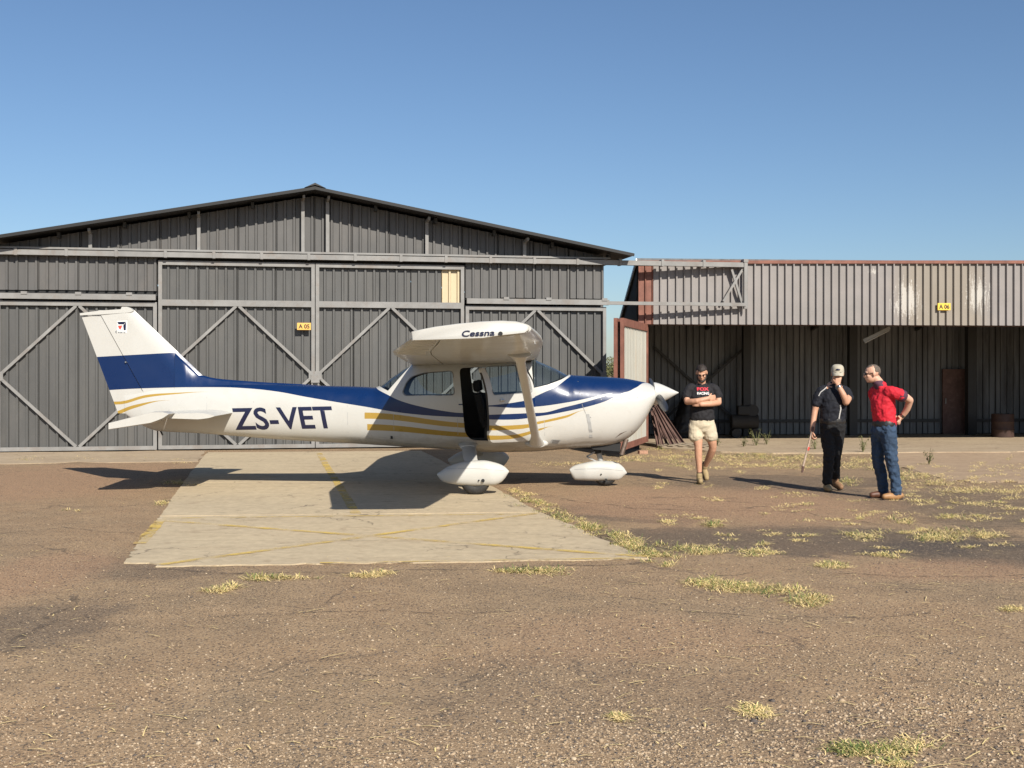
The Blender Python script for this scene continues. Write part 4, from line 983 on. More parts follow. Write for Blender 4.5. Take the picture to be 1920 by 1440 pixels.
NX = px2x(1121.5); nt = pchip([0, .06, .24, .5, .76, .94, 1], [.245, .285, .328, .363, .353, .276, .19]); nb = pchip([0, .08, .3, .5, .85, .96, 1], [.22, .085, .076, .072, .08, .15, .188])
npf = pant('wheel_fairing', NX, 0, .82, nt, nb, .12, ng); crease(npf, NX, 0, .82, .235, -1); wheel(px2x(1135), 0, .175, .13, ng)
MB().tube((px2x(1120), 0, py2z(836)), (px2x(1127), 0, py2z(868)), .042, .036, 14).build('nose_strut', 'panel_grey', ng, smooth=40)
MB().tube((px2x(1118), 0, py2z(832)), (px2x(1121.5), 0, py2z(850)), .05, .05, 14).build('strut_collar', 'black', ng, smooth=40)
MB().beam((px2x(1118), 0, py2z(846)), (px2x(1100), 0, py2z(856)), .05, .02).build('torque_link', 'panel_grey', ng)
MB().beam((px2x(1100), 0, py2z(856)), (px2x(1120), 0, py2z(866)), .05, .02).build('torque_link', 'panel_grey', ng)
MB().tube((px2x(1126), -.11, py2z(888)), (px2x(1126), -.132, py2z(888)), .011, .011, 8).build('axle_hole', 'black', ng)
MB().tube((px2x(1135), -.10, py2z(898.5)), (px2x(1135), -.126, py2z(898.5)), .018, .018, 10).build('axle_hole', 'black', ng)

# ------------------------------------------------------------------ people
mat('skin', (0.50, 0.27, 0.17), 0.55, 0, .10, 25)
mat('skin_pale', (0.56, 0.32, 0.22), 0.55, 0, .10, 25)
mat('shirt_black', (0.009, 0.008, 0.010), .85, 0, .25, 9)
mat('shirt_navy', (0.0035, 0.0045, 0.010), .85, 0, .25, 9)
mat('shirt_red', (0.52, 0.010, 0.025), .8, 0, .15, 9)
mat('collar_navy', (0.07, 0.025, 0.045), .8)
mat('shorts_beige', (0.50, 0.43, 0.31), .85, 0, .12, 14)
mat('trousers_black', (0.005, 0.005, 0.006), .85, 0, .2, 10)
mat('jeans_blue', (0.022, 0.045, 0.085), .85, 0, .35, 7, (0.055, 0.095, 0.16), .5, 4, stretch=(1, 1, .5))
mat('hair_dark', (0.022, 0.014, 0.010), .7, 0, .3, 60)
mat('hair_grey', (0.10, 0.078, 0.06), .8, 0, .35, 60)
mat('cap_beige', (0.40, 0.36, 0.28), .8, 0, .1, 30)
mat('boot_brown', (0.22, 0.12, 0.06), .7, 0, .25, 20)
mat('boot_khaki', (0.30, 0.22, 0.11), .8, 0, .25, 20)
mat('shoe_tan', (0.32, 0.17, 0.07), .55, 0, .2, 20)
mat('shoe_dark', (0.10, 0.04, 0.022), .55, 0, .2, 20)
mat('sole_dark', (0.05, 0.035, 0.025), .8)
mat('cloth_white', (0.42, 0.41, 0.39), .8)
mat('print_red', (0.55, 0.03, 0.05), .7, 0, .3, 40)
mat('print_white', (0.72, 0.70, 0.68), .7, 0, .2, 40)
mat('bar_tan', (0.38, 0.29, 0.22), .6, 0, .3, 12, (0.16, 0.07, 0.04), .7, 8)
mat('belt_black', (0.015, 0.013, 0.012), .5)
mat('lens_dark', (0.01, 0.01, 0.012), .15)
mat('metal_watch', (0.25, 0.25, 0.25), .3, 1.0)

def limb(mb, ch, flat=None, n=16):
    "rounded tapered tube through (point, radius[, depth radius]); flat: rings stay horizontal, turned by that yaw"
    P = [Vector(c_[0]) for c_ in ch]; rings = []
    def rad(i): return (ch[i][1], ch[i][2] if len(ch[i]) > 2 else ch[i][1])
    dense = []
    for i in range(len(P)):
        dense.append((P[i], *rad(i)))
        if i < len(P) - 1:
            for q in (.33, .67):
                # smooth interpolation along the chain
                p0 = P[max(i - 1, 0)]; p3 = P[min(i + 2, len(P) - 1)]
                pt = 0.5 * ((2 * P[i]) + (P[i + 1] - p0) * q + (2 * p0 - 5 * P[i] + 4 * P[i + 1] - p3) * q * q + (3 * P[i] - p0 - 3 * P[i + 1] + p3) * q**3)
                r0, r1 = rad(i), rad(i + 1); dense.append((pt, r0[0] + (r1[0] - r0[0]) * q, r0[1] + (r1[1] - r0[1]) * q))
    def frame(i):
        if flat is not None: return Vector((math.cos(flat), math.sin(flat), 0)), Vector((-math.sin(flat), math.cos(flat), 0)), Vector((0, 0, 1))
        d = (dense[min(i + 1, len(dense) - 1)][0] - dense[max(i - 1, 0)][0]).normalized(); ref = Vector((0, 1, 0)) if abs(d.y) < .9 else Vector((1, 0, 0))
        a = d.cross(ref).normalized(); return a, a.cross(d).normalized() * -1, d
    for end in (0, 1):
        pass
    def addring(i, k, sh):
        p, ra, rb = dense[i]; a, b_, d = frame(i); c0 = p + d * sh
        rings.append([c0 + a * ra * k * math.cos(2 * math.pi * j / n) + b_ * rb * k * math.sin(2 * math.pi * j / n) for j in range(n)])
    sgn0 = 1 if flat is None else (1 if P[-1].z > P[0].z else -1)
    cap = lambda i: min(dense[i][1], dense[i][2]) * .85
    for q in (80, 55, 28): addring(0, math.cos(R(q)), -sgn0 * cap(0) * math.sin(R(q)))
    for i in range(len(dense)): addring(i, 1, 0)
    for q in (28, 55, 80): addring(len(dense) - 1, math.cos(R(q)), sgn0 * cap(len(dense) - 1) * math.sin(R(q)))
    mb.loft(rings); return mb
def blob(mb, c_, r_, M=None, n=14):
    rings = []
    M = M or Matrix.Identity(3); c_ = Vector(c_)
    for i in range(1, n):
        a = math.pi * i / n; rings.append([c_ + M @ Vector((r_[0] * math.sin(a) * math.cos(2 * math.pi * j / 18), r_[1] * math.sin(a) * math.sin(2 * math.pi * j / 18), r_[2] * math.cos(a))) for j in range(18)])
    mb.loft(rings); return mb
def fuse(mb, name, mt, parent, voxel, smooth=4, wrinkle=0.0, wsize=.09):
    me = mb.mesh(name, mt); o = link(name, me, parent)
    md = o.modifiers.new('r', 'REMESH'); md.mode = 'VOXEL'; md.voxel_size = voxel
    md = o.modifiers.new('s', 'SMOOTH'); md.factor = .5; md.iterations = smooth
    if wrinkle:
        tx = bpy.data.textures.new('folds', 'CLOUDS'); tx.noise_scale = wsize; tx.noise_depth = 2
        md = o.modifiers.new('d', 'DISPLACE'); md.texture = tx; md.strength = wrinkle; md.texture_coords = 'LOCAL'; md.mid_level = .5
    bpy.context.view_layer.update()
    m2 = bpy.data.meshes.new_from_object(o.evaluated_get(bpy.context.evaluated_depsgraph_get())); o.modifiers.clear(); o.data = m2; m2.name = name
    m2.materials.clear(); setmats(m2, mt); m2.shade_smooth(); return o
def hand(mb, wrist, d, palm, thumb_side, curl=25, L_=.19):
    "palm and five fingers; d points to the finger tips, palm is the direction the palm faces, thumb_side where the thumb leaves"
    d = Vector(d).normalized(); palm = Vector(palm); palm = (palm - d * palm.dot(d)).normalized(); s_ = Vector(thumb_side); s_ = (s_ - d * s_.dot(d) - palm * s_.dot(palm)).normalized(); w = Vector(wrist)
    for q in (-.028, -.009, .010, .029): limb(mb, [(w - d * .02, .017), (w + d * .035 + s_ * q * .8, .015), (w + d * .085 + s_ * q, .0125)], n=10)
    for q, ln, in ((.031, .070), (.011, .080), (-.010, .075), (-.030, .058)):
        p = w + d * .085 + s_ * q; a0 = R(curl); d1 = d * math.cos(a0) + palm * math.sin(a0); d2 = d * math.cos(2.1 * a0) + palm * math.sin(2.1 * a0); d3 = d * math.cos(3 * a0) + palm * math.sin(3 * a0)
        p1 = p + d1 * ln * .45; p2 = p1 + d2 * ln * .32; limb(mb, [(p, .0105), (p1, .0098), (p2, .009), (p2 + d3 * ln * .25, .008)], n=10)
    p = w + d * .03 + s_ * .032; d1 = (d * .7 + s_ * .65 + palm * .35).normalized(); d2 = (d * .9 + s_ * .2 + palm * .4).normalized()
    limb(mb, [(w + d * .012 + s_ * .018, .015), (p, .0135), (p + d1 * .035, .0115), (p + d1 * .035 + d2 * .03, .0095)], n=10)
def head(mb, c_, M):
    "skull, jaw, nose, brow, lips, ears; M turns local (x right, -y forward, z up) into place"
    c_ = Vector(c_); at_ = lambda x, y, z: c_ + M @ Vector((x, y, z))
    blob(mb, at_(0, .012, .030), (.076, .096, .088), M); blob(mb, at_(0, -.022, -.045), (.058, .068, .070), M); blob(mb, at_(0, -.060, -.085), (.030, .026, .024), M)
    blob(mb, at_(0, -.078, .022), (.052, .018, .014), M); blob(mb, at_(0, -.098, -.022), (.014, .020, .020), M); blob(mb, at_(0, -.090, .0), (.009, .016, .026), M)
    for s_ in (-1, 1):
        blob(mb, at_(s_ * .078, .010, -.005), (.010, .020, .032), M); blob(mb, at_(s_ * .036, -.062, -.022), (.022, .022, .018), M)
    blob(mb, at_(0, -.086, -.056), (.024, .012, .006), M); blob(mb, at_(0, -.083, -.068), (.020, .012, .007), M)
def headbits(parent, c_, M, brow='hair_dark', eyes=True):
    c_ = Vector(c_); at_ = lambda x, y, z: c_ + M @ Vector((x, y, z))
    for s_ in (-1, 1):
        if eyes: blob(MB_ := MB(), at_(s_ * .031, -.083, .001), (.012, .006, .005), M, 8); MB_.build('eye', 'lens_dark', parent, smooth=80)
        limb(MB_ := MB(), [(at_(s_ * .012, -.094, .022), .005), (at_(s_ * .032, -.092, .027), .006), (at_(s_ * .052, -.080, .022), .004)], n=8); MB_.build('eyebrow', brow, parent, smooth=80)
def haircap(parent, c_, M, mt, keep, k=1.06, rough=.006, seed=1):
    "hair as a shell over the skull, kept where keep(x,y,z) says; uneven surface"
    rg = random.Random(seed); c_ = Vector(c_); mb = MB(); n, mm = 26, 36; V_ = []; ok = []
    for i in range(n + 1):
        a = math.pi * i / n
        for j in range(mm):
            b_ = 2 * math.pi * j / mm; q = Vector((.076 * math.sin(a) * math.cos(b_), .096 * math.sin(a) * math.sin(b_), .088 * math.cos(a)))
            inside = keep(q.x, q.y, q.z); kk = k + rg.uniform(-rough, rough) * 6 if inside else .93
            V_.append(c_ + M @ (q * kk + Vector((0, .012, .030))))
            ok.append(inside)
    fs = []
    for i in range(n):
        for j in range(mm):
            f_ = (i * mm + j, i * mm + (j + 1) % mm, (i + 1) * mm + (j + 1) % mm, (i + 1) * mm + j)
            if any(ok[x] for x in f_): fs.append(f_)
    mb.add(V_, fs); return mb.build('hair', mt, parent, recalc=False, smooth=80)
def turn(yaw, pitch=0, roll=0): return (Matrix.Rotation(yaw, 3, 'Z') @ Matrix.Rotation(pitch, 3, 'X') @ Matrix.Rotation(roll, 3, 'Y'))
def boot(parent, name, ankle, toe, mt, h=.11, sole=True, w=.045):
    "shoe from heel to toe with a shaft round the ankle; toe and ankle given, the sole runs under them"
    a, t_ = Vector(ankle), Vector(toe); d = (t_ - a); up = Vector((0, 0, 1)); dh = d.normalized(); side = dh.cross(up).normalized(); nrm = side.cross(dh).normalized()
    heel = a - dh * .075 - nrm * .045; mb = MB(); tc_ = t_
    limb(mb, [(heel + nrm * .015, w * .75), (a - nrm * .035, w * .9), (a.lerp(t_, .55) - nrm * .008, w * 1.0), (t_, w * .78)], n=14); limb(mb, [(a - nrm * .03, w), (a + up * h * .3, w * .95), (a + up * h, w * 1.0)], n=14)
    o = fuse(mb, name, mt, parent, .008, 3)
    if sole:
        sb = MB(); limb(sb, [(heel - nrm * .018, w * .85, .012), (a.lerp(t_, .4) - nrm * .05 + nrm * .0, w * .75, .012), (a.lerp(t_, .8) - nrm * .035, w * 1.0, .012), (t_ - nrm * .03 + dh * .01, w * .75, .012)], n=14)
        sb.build('sole', 'sole_dark', o, smooth=50)
    return o
def chest_text(body, parent, surf, x0, x1, z0, z1, mt, name, bold=.03):
    me = text_mesh(body, x0, x1, z0, z1, 0, .012, bold); tr_ = bvh_of(surf)
    for v_ in me.vertices:
        h_ = tr_.ray_cast(Vector((v_.co.x, -2, v_.co.z)), Vector((0, 1, 0)), 4); v_.co.y = (h_[0].y if h_[0] else -.1) - .004
    setmats(me, mt); return link(name, me, parent)

# ---- man in black T-shirt and shorts, walking with folded arms
r1 = G(1316, 906); m1 = empty('person', r1); tag(m1, 'man in black printed T-shirt and beige shorts walking with folded arms', 'person')
b1 = MB(); HM = turn(R(-8), R(30)); hc = (-.012, -.055, 1.625)
limb(b1, [((0, 0, .90), .16, .105), ((0, 0, 1.0), .155, .11), ((0, 0, 1.14), .15, .105), ((0, .01, 1.28), .165, .11), ((0, .02, 1.38), .15, .08), ((0, .02, 1.44), .09, .06)], flat=0, n=22)
limb(b1, [((0, .02, 1.42), .062), ((-.004, -.01, 1.52), .058), ((-.01, -.035, 1.58), .055)]); head(b1, hc, HM)
armR = [((-.175, .01, 1.39), .044), ((-.228, -.01, 1.30), .047), ((-.225, -.07, 1.20), .046)]; foreR = [((-.225, -.07, 1.20), .045), ((-.10, -.19, 1.215), .043), ((.06, -.19, 1.255), .032)]
armL = [((.175, .01, 1.39), .044), ((.23, -.01, 1.30), .047), ((.232, -.07, 1.19), .046)]; foreL = [((.232, -.07, 1.19), .045), ((.10, -.165, 1.175), .043), ((-.05, -.215, 1.165), .032)]
for ch in (armR, foreR, armL, foreL): limb(b1, ch)
hand(b1, (.06, -.19, 1.255), (1, .35, .12), (0, 1, 0), (0, 0, 1), 20); hand(b1, (-.05, -.215, 1.165), (-1, .45, .1), (0, 1, 0), (0, 0, 1), 22)
legA = [((-.085, 0, .88), .095), ((-.075, -.03, .72), .085), ((-.062, -.06, .55), .058), ((-.06, -.055, .42), .056), ((-.05, -.055, .28), .044), ((-.045, -.05, .12), .034), ((-.045, -.06, .05), .035)]
legB = [((.085, 0, .88), .095), ((.12, -.01, .72), .085), ((.165, .02, .54), .058), ((.145, .10, .42), .056), ((.115, .18, .32), .044), ((.09, .26, .22), .034), ((.09, .26, .18), .034)]
limb(b1, legA); limb(b1, legB); bd = fuse(b1, 'body', 'skin', m1, .0065, 4)
sh = MB(); limb(sh, [((0, 0, .955), .186, .138), ((0, -.005, 1.05), .178, .132), ((0, -.005, 1.16), .172, .125), ((0, .0, 1.28), .185, .13), ((0, .015, 1.38), .185, .108), ((0, .02, 1.435), .125, .085), ((0, .02, 1.455), .075, .07)], flat=0, n=24)
for s_ in (-1, 1): limb(sh, [((s_ * .13, .02, 1.415), .060), ((s_ * .185, .005, 1.395), .064), ((s_ * .225, -.008, 1.325), .066), ((s_ * .235, -.02, 1.28), .068)])
shirt1 = fuse(sh, 'shirt', 'shirt_black', m1, .009, 3, .026, .05)
so_ = MB(); limb(so_, [((0, 0, .985), .160, .112), ((0, 0, .925), .180, .128), ((0, 0, .86), .195, .135), ((0, 0, .82), .17, .12)], flat=0, n=24)
limb(so_, [((-.09, 0, .86), .105), ((-.092, -.02, .76), .108), ((-.095, -.035, .69), .110)], flat=0); limb(so_, [((.095, 0, .86), .105), ((.115, 0, .76), .108), ((.13, .0, .69), .110)], flat=0)
fuse(so_, 'shorts', 'shorts_beige', m1, .009, 2, .018, .06)
headbits(m1, hc, HM)
haircap(m1, hc, HM, 'hair_dark', lambda x, y, z: z > .034 + .004 * math.sin(x * 160) or (y > .01 and z > -.045) or (y > -.03 and z > .012), 1.065, .009, 3)
# short beard
bmb = MB(); C_ = Vector(hc); at_ = lambda x, y, z: C_ + HM @ Vector((x, y, z))
limb(bmb, [(at_(-.060, -.02, -.03), .012), (at_(-.050, -.055, -.075), .016), (at_(0, -.082, -.098), .018), (at_(.050, -.055, -.075), .016), (at_(.060, -.02, -.03), .012)], n=10); bmb.build('beard', 'hair_dark', m1, smooth=80)
boot(m1, 'boot', (-.045, -.055, .07), (-.055, -.22, .045), 'boot_khaki', .06); boot(m1, 'boot', (.09, .26, .20), (.105, .20, .05), 'boot_khaki', .05)
for p_, r_ in (((-.045, -.05, .135), .04), ((.09, .26, .245), .04)):
    sk = MB(); limb(sk, [(Vector(p_) - Vector((0, 0, .02)), r_), (Vector(p_) + Vector((0, 0, .03)), r_ * .95)]); sk.build('sock', 'hair_dark', m1, smooth=60)
chest_text('FOX', m1, shirt1, -.085, .09, 1.365, 1.415, 'print_red', 'shirt_lettering', .05); chest_text('RACING', m1, shirt1, -.085, .09, 1.308, 1.348, 'print_white', 'shirt_lettering', .03)

# ---- man in cap and navy shirt, hand at his face, towing bar in the other hand
r2 = G(1557, 921); m2 = empty('person', r2); tag(m2, 'man in beige cap and dark navy shirt with one hand at his face', 'person')
b2 = MB(); HM = turn(R(-12), R(8)); hc = (.09, -.03, 1.615)
limb(b2, [((.03, 0, .90), .14, .09), ((.03, 0, 1.02), .14, .10), ((.04, 0, 1.16), .155, .115), ((.05, .01, 1.28), .165, .115), ((.05, .02, 1.40), .165, .09), ((.055, .02, 1.455), .10, .07)], flat=0, n=22)
limb(b2, [((.055, .02, 1.42), .062), ((.07, 0, 1.51), .058), ((.08, -.02, 1.56), .055)]); head(b2, hc, HM)
upL = [((.215, .01, 1.38), .048), ((.235, -.05, 1.30), .050), ((.165, -.17, 1.225), .046)]; foL = [((.165, -.17, 1.225), .045), ((.12, -.20, 1.33), .042), ((.055, -.165, 1.465), .030)]
upR = [((-.115, .01, 1.38), .048), ((-.175, .02, 1.25), .050), ((-.205, .02, 1.12), .044)]; foR = [((-.205, .02, 1.12), .043), ((-.235, -.01, .98), .038), ((-.265, -.05, .83), .030)]
for ch in (upL, foL, upR, foR): limb(b2, ch)
hand(b2, (.055, -.165, 1.465), (.12, .10, 1), (.2, 1, 0), (-1, 0, .1), 14); hand(b2, (-.265, -.05, .83), (-.10, -.2, -1), (0.9, .1, 0), (0, -1, 0), 48)
lA = [((-.04, 0, .86), .085), ((-.035, -.02, .68), .068), ((-.03, -.045, .50), .055), ((-.04, -.03, .30), .050), ((-.05, 0, .10), .036)]
lB = [((.10, 0, .86), .085), ((.09, .02, .68), .068), ((.075, .03, .50), .060), ((.09, .10, .32), .050), ((.12, .17, .16), .036)]
limb(b2, lA); limb(b2, lB); fuse(b2, 'body', 'skin', m2, .0065, 4)
sh = MB(); limb(sh, [((.03, 0, .93), .172, .125), ((.03, 0, 1.04), .170, .135), ((.04, -.005, 1.16), .175, .145), ((.05, 0, 1.28), .185, .135), ((.05, .015, 1.38), .180, .108), ((.055, .02, 1.43), .12, .085), ((.055, .02, 1.465), .075, .07)], flat=0, n=24)
limb(sh, [((.17, .02, 1.40), .062), ((.22, 0, 1.36), .066), ((.24, -.05, 1.28), .068)]); limb(sh, [((-.07, .02, 1.40), .062), ((-.125, .01, 1.37), .066), ((-.17, .02, 1.26), .070), ((-.185, .02, 1.20), .070)])
shirt2 = fuse(sh, 'shirt', 'shirt_navy', m2, .009, 3, .026, .05); t2v = bvh_of(shirt2)
def trim(pts, w, mt, name, parent, tree, off=.006):
    vs = []; k = len(pts)
    for s_ in (-1, 1):
        for i, (x, z) in enumerate(pts):
            d = Vector(pts[min(i + 1, k - 1)]) - Vector(pts[max(i - 1, 0)]); nn = Vector((-d.y, d.x)).normalized() * w / 2 * s_; q = (x + nn.x, z + nn.y)
            h_ = tree.ray_cast(Vector((q[0], -2, q[1])), Vector((0, 1, 0)), 4); vs.append((q[0], (h_[0].y if h_[0] else -.1) - off, q[1]))
    MB().add(vs, [(i, i + 1, k + i + 1, k + i) for i in range(k - 1)]).build(name, mt, parent, recalc=False)
trim([(-.02, 1.46), (-.06, 1.43), (-.10, 1.40), (-.15, 1.36), (-.175, 1.31)], .011, 'cloth_white', 'shirt_piping', m2, t2v)
trim([(.125, 1.475), (.14, 1.45), (.135, 1.42)], .016, 'cloth_white', 'collar_trim', m2, t2v); trim([(.10, 1.19), (.105, 1.13), (.09, 1.05), (.085, 1.0)], .018, 'cloth_white', 'shirt_panel', m2, t2v)
so_ = MB(); limb(so_, [((.03, 0, .985), .162, .122), ((.03, 0, .90), .175, .128), ((.03, 0, .84), .165, .12)], flat=0, n=24)
limb(so_, [((-.04, 0, .86), .105), ((-.04, -.02, .68), .093), ((-.032, -.045, .50), .078), ((-.04, -.03, .32), .070), ((-.05, -.005, .13), .062)]); limb(so_, [((.10, 0, .86), .105), ((.092, .02, .68), .093), ((.078, .03, .50), .078), ((.09, .095, .33), .070), ((.12, .165, .19), .062)])
fuse(so_, 'trousers', 'trousers_black', m2, .009, 2, .03, .05)
headbits(m2, hc, HM, 'hair_grey', False)
haircap(m2, hc, HM, 'hair_grey', lambda x, y, z: y > -.01 and z > -.045, 1.04, .004, 5)
C_ = Vector(hc); at_ = lambda x, y, z: C_ + HM @ Vector((x, y, z))
cp = MB(); rings = []
for i in range(9):
    a = R(88) * (1 - i / 8) ; rr = math.sin(R(90) * (1 - i / 8.3) ** .75); zz = .022 + .104 * (1 - (1 - i / 8) ** 2.2)
    rings.append([at_(.088 * rr * math.cos(q), .012 + .108 * rr * math.sin(q), zz) for q in np.linspace(0, 2 * math.pi, 28, endpoint=False)])
cp.loft(rings); cap_o = cp.build('cap', 'cap_beige', m2, smooth=60)
bk = MB(); pts_ = [(q, 1.0) for q in np.linspace(R(205), R(335), 14)]; L0 = [at_(.088 * math.cos(q), .012 + .108 * math.sin(q), .030) for q, _ in pts_]; L1 = [at_(.086 * math.cos(q) * .95, .012 + .108 * math.sin(q) - .085 * max(0, -math.sin(q)) ** .8, .006 - .02 * abs(math.cos(q))) for q, _ in pts_]
k = len(pts_); bk.add(L0 + L1 + [p + Vector((0, 0, -.006)) for p in L0 + L1], [(i, i + 1, k + i + 1, k + i) for i in range(k - 1)] + [(2 * k + i, 3 * k + i, 3 * k + i + 1, 2 * k + i + 1) for i in range(k - 1)] + [(k + i, k + i + 1, 3 * k + i + 1, 3 * k + i) for i in range(k - 1)])
bk.build('cap_brim', 'cap_beige', cap_o, smooth=50)
gm = MB(); blob(gm, at_(0, -.090, .068), (.03, .012, .014), HM, 8); gm.build('cap_badge', 'ink_navy', cap_o, smooth=60)
gl_ = MB()
for s_ in (-1, 1): blob(gl_, at_(s_ * .034, -.092, .0), (.030, .012, .019), HM, 10)
limb(gl_, [(at_(-.07, -.06, .008), .004), (at_(-.03, -.10, .006), .005), (at_(.03, -.10, .006), .005), (at_(.07, -.06, .008), .004)], n=8); fuse(gl_, 'sunglasses', 'lens_dark', m2, .004, 1)
boot(m2, 'boot', (-.05, -.0, .075), (-.055, -.17, .045), 'boot_khaki', .08); boot(m2, 'boot', (.12, .17, .12), (.16, .04, .05), 'boot_brown', .07)
wt = MB(); limb(wt, [((.066, -.172, 1.445), .035), ((.074, -.176, 1.425), .036)], n=14); wt.build('watch', 'metal_watch', m2, smooth=50)
bl = MB(); limb(bl, [((.03, 0, .955), .178, .134), ((.03, 0, .985), .176, .133)], flat=0, n=24); bl.build('belt', 'belt_black', m2, smooth=40)
# towing bar
tb = empty('tow_bar', r2 + Vector((-.275, -.07, .76))); tag(tb, 'pale worn tow bar held down in the hand of the man in the cap', 'tow bar')
E_ = Vector((-.125, -.02, -.42))
MB().tube((.012, .0, .10), E_, .013, .015, 12).build('bar', 'bar_tan', tb, smooth=50); MB().tube((.018, 0, .13), (.0, 0, .0), .019, .019, 12).build('grip', 'rust_brown', tb, smooth=50)
MB().tube(E_ + Vector((.004, 0, .012)), E_ + Vector((-.012, 0, -.075)), .022, .012, 12).build('hook', 'rust_brown', tb, smooth=50); MB().tube(E_ * .35, E_ * .46, .019, .019, 12).build('band', 'ink_red', tb, smooth=50)

# ---- man in red polo and jeans, turned towards the others, hand behind his back
r3 = G(1661, 936); m3 = empty('person', r3); tag(m3, 'man in red polo shirt and blue jeans with a hand behind his back', 'person')
YW = R(-68)   # faces left, a little towards the viewer's far side
b3 = MB(); HM = turn(R(-97), R(6)); hc = (-.175, .0, 1.615)
limb(b3, [((-.02, 0, .90), .14, .10), ((-.025, 0, 1.02), .14, .11), ((-.04, 0, 1.16), .145, .115), ((-.04, .0, 1.28), .15, .11), ((-.03, .0, 1.37), .14, .08), ((-.045, .0, 1.42), .08, .06)], flat=YW, n=22)
limb(b3, [((-.05, .0, 1.42), .064), ((-.09, .0, 1.50), .060), ((-.14, .0, 1.56), .058)]); head(b3, hc, HM)
uN = [((.04, -.160, 1.365), .050), ((.17, -.175, 1.33), .052), ((.265, -.13, 1.275), .046)]; fN = [((.265, -.13, 1.275), .045), ((.25, -.06, 1.16), .042), ((.195, .0, 1.05), .031)]
uF = [((-.10, .165, 1.36), .048), ((-.03, .24, 1.26), .050), ((.08, .22, 1.16), .044)]; fF = [((.08, .22, 1.16), .043), ((.12, .14, 1.09), .038), ((.16, .05, 1.04), .030)]
for ch in (uN, fN, uF, fF): limb(b3, ch)
hand(b3, (.195, .0, 1.05), (-.25, .55, -.7), (-.8, .2, 0), (.3, 0, 1), 30); hand(b3, (.16, .05, 1.04), (.1, -.6, -.25), (-.9, 0, 0), (0, 0, 1), 30)
lN = [((.0, -.085, .88), .085), ((.02, -.10, .68), .066), ((.045, -.11, .48), .050), ((.085, -.10, .28), .045), ((.10, -.09, .10), .036)]
lF = [((-.06, .08, .88), .085), ((-.07, .09, .68), .066), ((-.07, .10, .48), .050), ((-.02, .11, .28), .045), ((.01, .12, .10), .036)]
limb(b3, lN); limb(b3, lF); fuse(b3, 'body', 'skin_pale', m3, .0065, 4)
sh = MB(); limb(sh, [((-.01, 0, .965), .16, .128), ((-.02, 0, 1.05), .16, .136), ((-.035, 0, 1.16), .165, .142), ((-.04, 0, 1.28), .175, .135), ((-.03, 0, 1.37), .172, .108), ((-.045, 0, 1.43), .12, .09), ((-.065, 0, 1.46), .08, .075)], flat=YW, n=24)
limb(sh, [((.0, -.13, 1.385), .074), ((.06, -.17, 1.37), .075), ((.145, -.178, 1.335), .077)]); limb(sh, [((-.10, .12, 1.39), .072), ((-.10, .185, 1.36), .074), ((-.06, .22, 1.28), .075)])
shirt3 = fuse(sh, 'shirt', 'shirt_red', m3, .009, 3, .030, .055)
cl = MB(); limb(cl, [((-.072, 0, 1.452), .082, .080), ((-.10, 0, 1.492), .074, .074)], flat=YW, n=22); cl.build('collar', 'collar_navy', m3, smooth=50)
cf = MB(); limb(cf, [((.138, -.179, 1.338), .080), ((.150, -.178, 1.333), .080)], n=18); cf.build('cuff', 'collar_navy', m3, smooth=50)
so_ = MB(); limb(so_, [((-.02, 0, .985), .158, .125), ((-.02, 0, .92), .168, .135), ((-.025, 0, .85), .16, .125)], flat=YW, n=24)
limb(so_, [((.0, -.085, .88), .108), ((.02, -.10, .68), .092), ((.045, -.11, .48), .076), ((.085, -.10, .28), .068), ((.105, -.09, .10), .066)]); limb(so_, [((-.06, .08, .88), .108), ((-.07, .09, .68), .092), ((-.07, .10, .48), .076), ((-.02, .11, .28), .068), ((.005, .12, .10), .066)])
fuse(so_, 'jeans', 'jeans_blue', m3, .009, 2, .036, .05)
bl = MB(); limb(bl, [((-.02, 0, .955), .168, .136), ((-.02, 0, .985), .166, .135)], flat=YW, n=24); bl.build('belt', 'belt_black', m3, smooth=40)
headbits(m3, hc, HM, 'hair_grey', False)
haircap(m3, hc, HM, 'hair_grey', lambda x, y, z: z > .055 + .01 * math.sin(x * 150) or (y > .0 and z > -.02) or (y > .05 and z > -.05), 1.012, .005, 7)
C_ = Vector(hc); at_ = lambda x, y, z: C_ + HM @ Vector((x, y, z)); gl_ = MB()
for s_ in (-1, 1): blob(gl_, at_(s_ * .034, -.092, .002), (.030, .013, .017), HM, 10); limb(gl_, [(at_(s_ * .064, -.075, .010), .0045), (at_(s_ * .080, .005, .010), .0045)], n=8)
limb(gl_, [(at_(-.064, -.075, .008), .0045), (at_(-.03, -.10, .006), .0045), (at_(.03, -.10, .006), .0045), (at_(.064, -.075, .008), .0045)], n=8); fuse(gl_, 'sunglasses', 'lens_dark', m3, .0045, 0)
wt = MB(); limb(wt, [((.205, -.01, 1.07), .036), ((.215, -.02, 1.09), .037)], n=14); wt.build('watch', 'metal_watch', m3, smooth=50)
boot(m3, 'shoe', (.10, -.09, .075), (-.06, -.12, .045), 'shoe_tan', .05); boot(m3, 'shoe', (.01, .12, .075), (-.155, .09, .045), 'shoe_dark', .05)

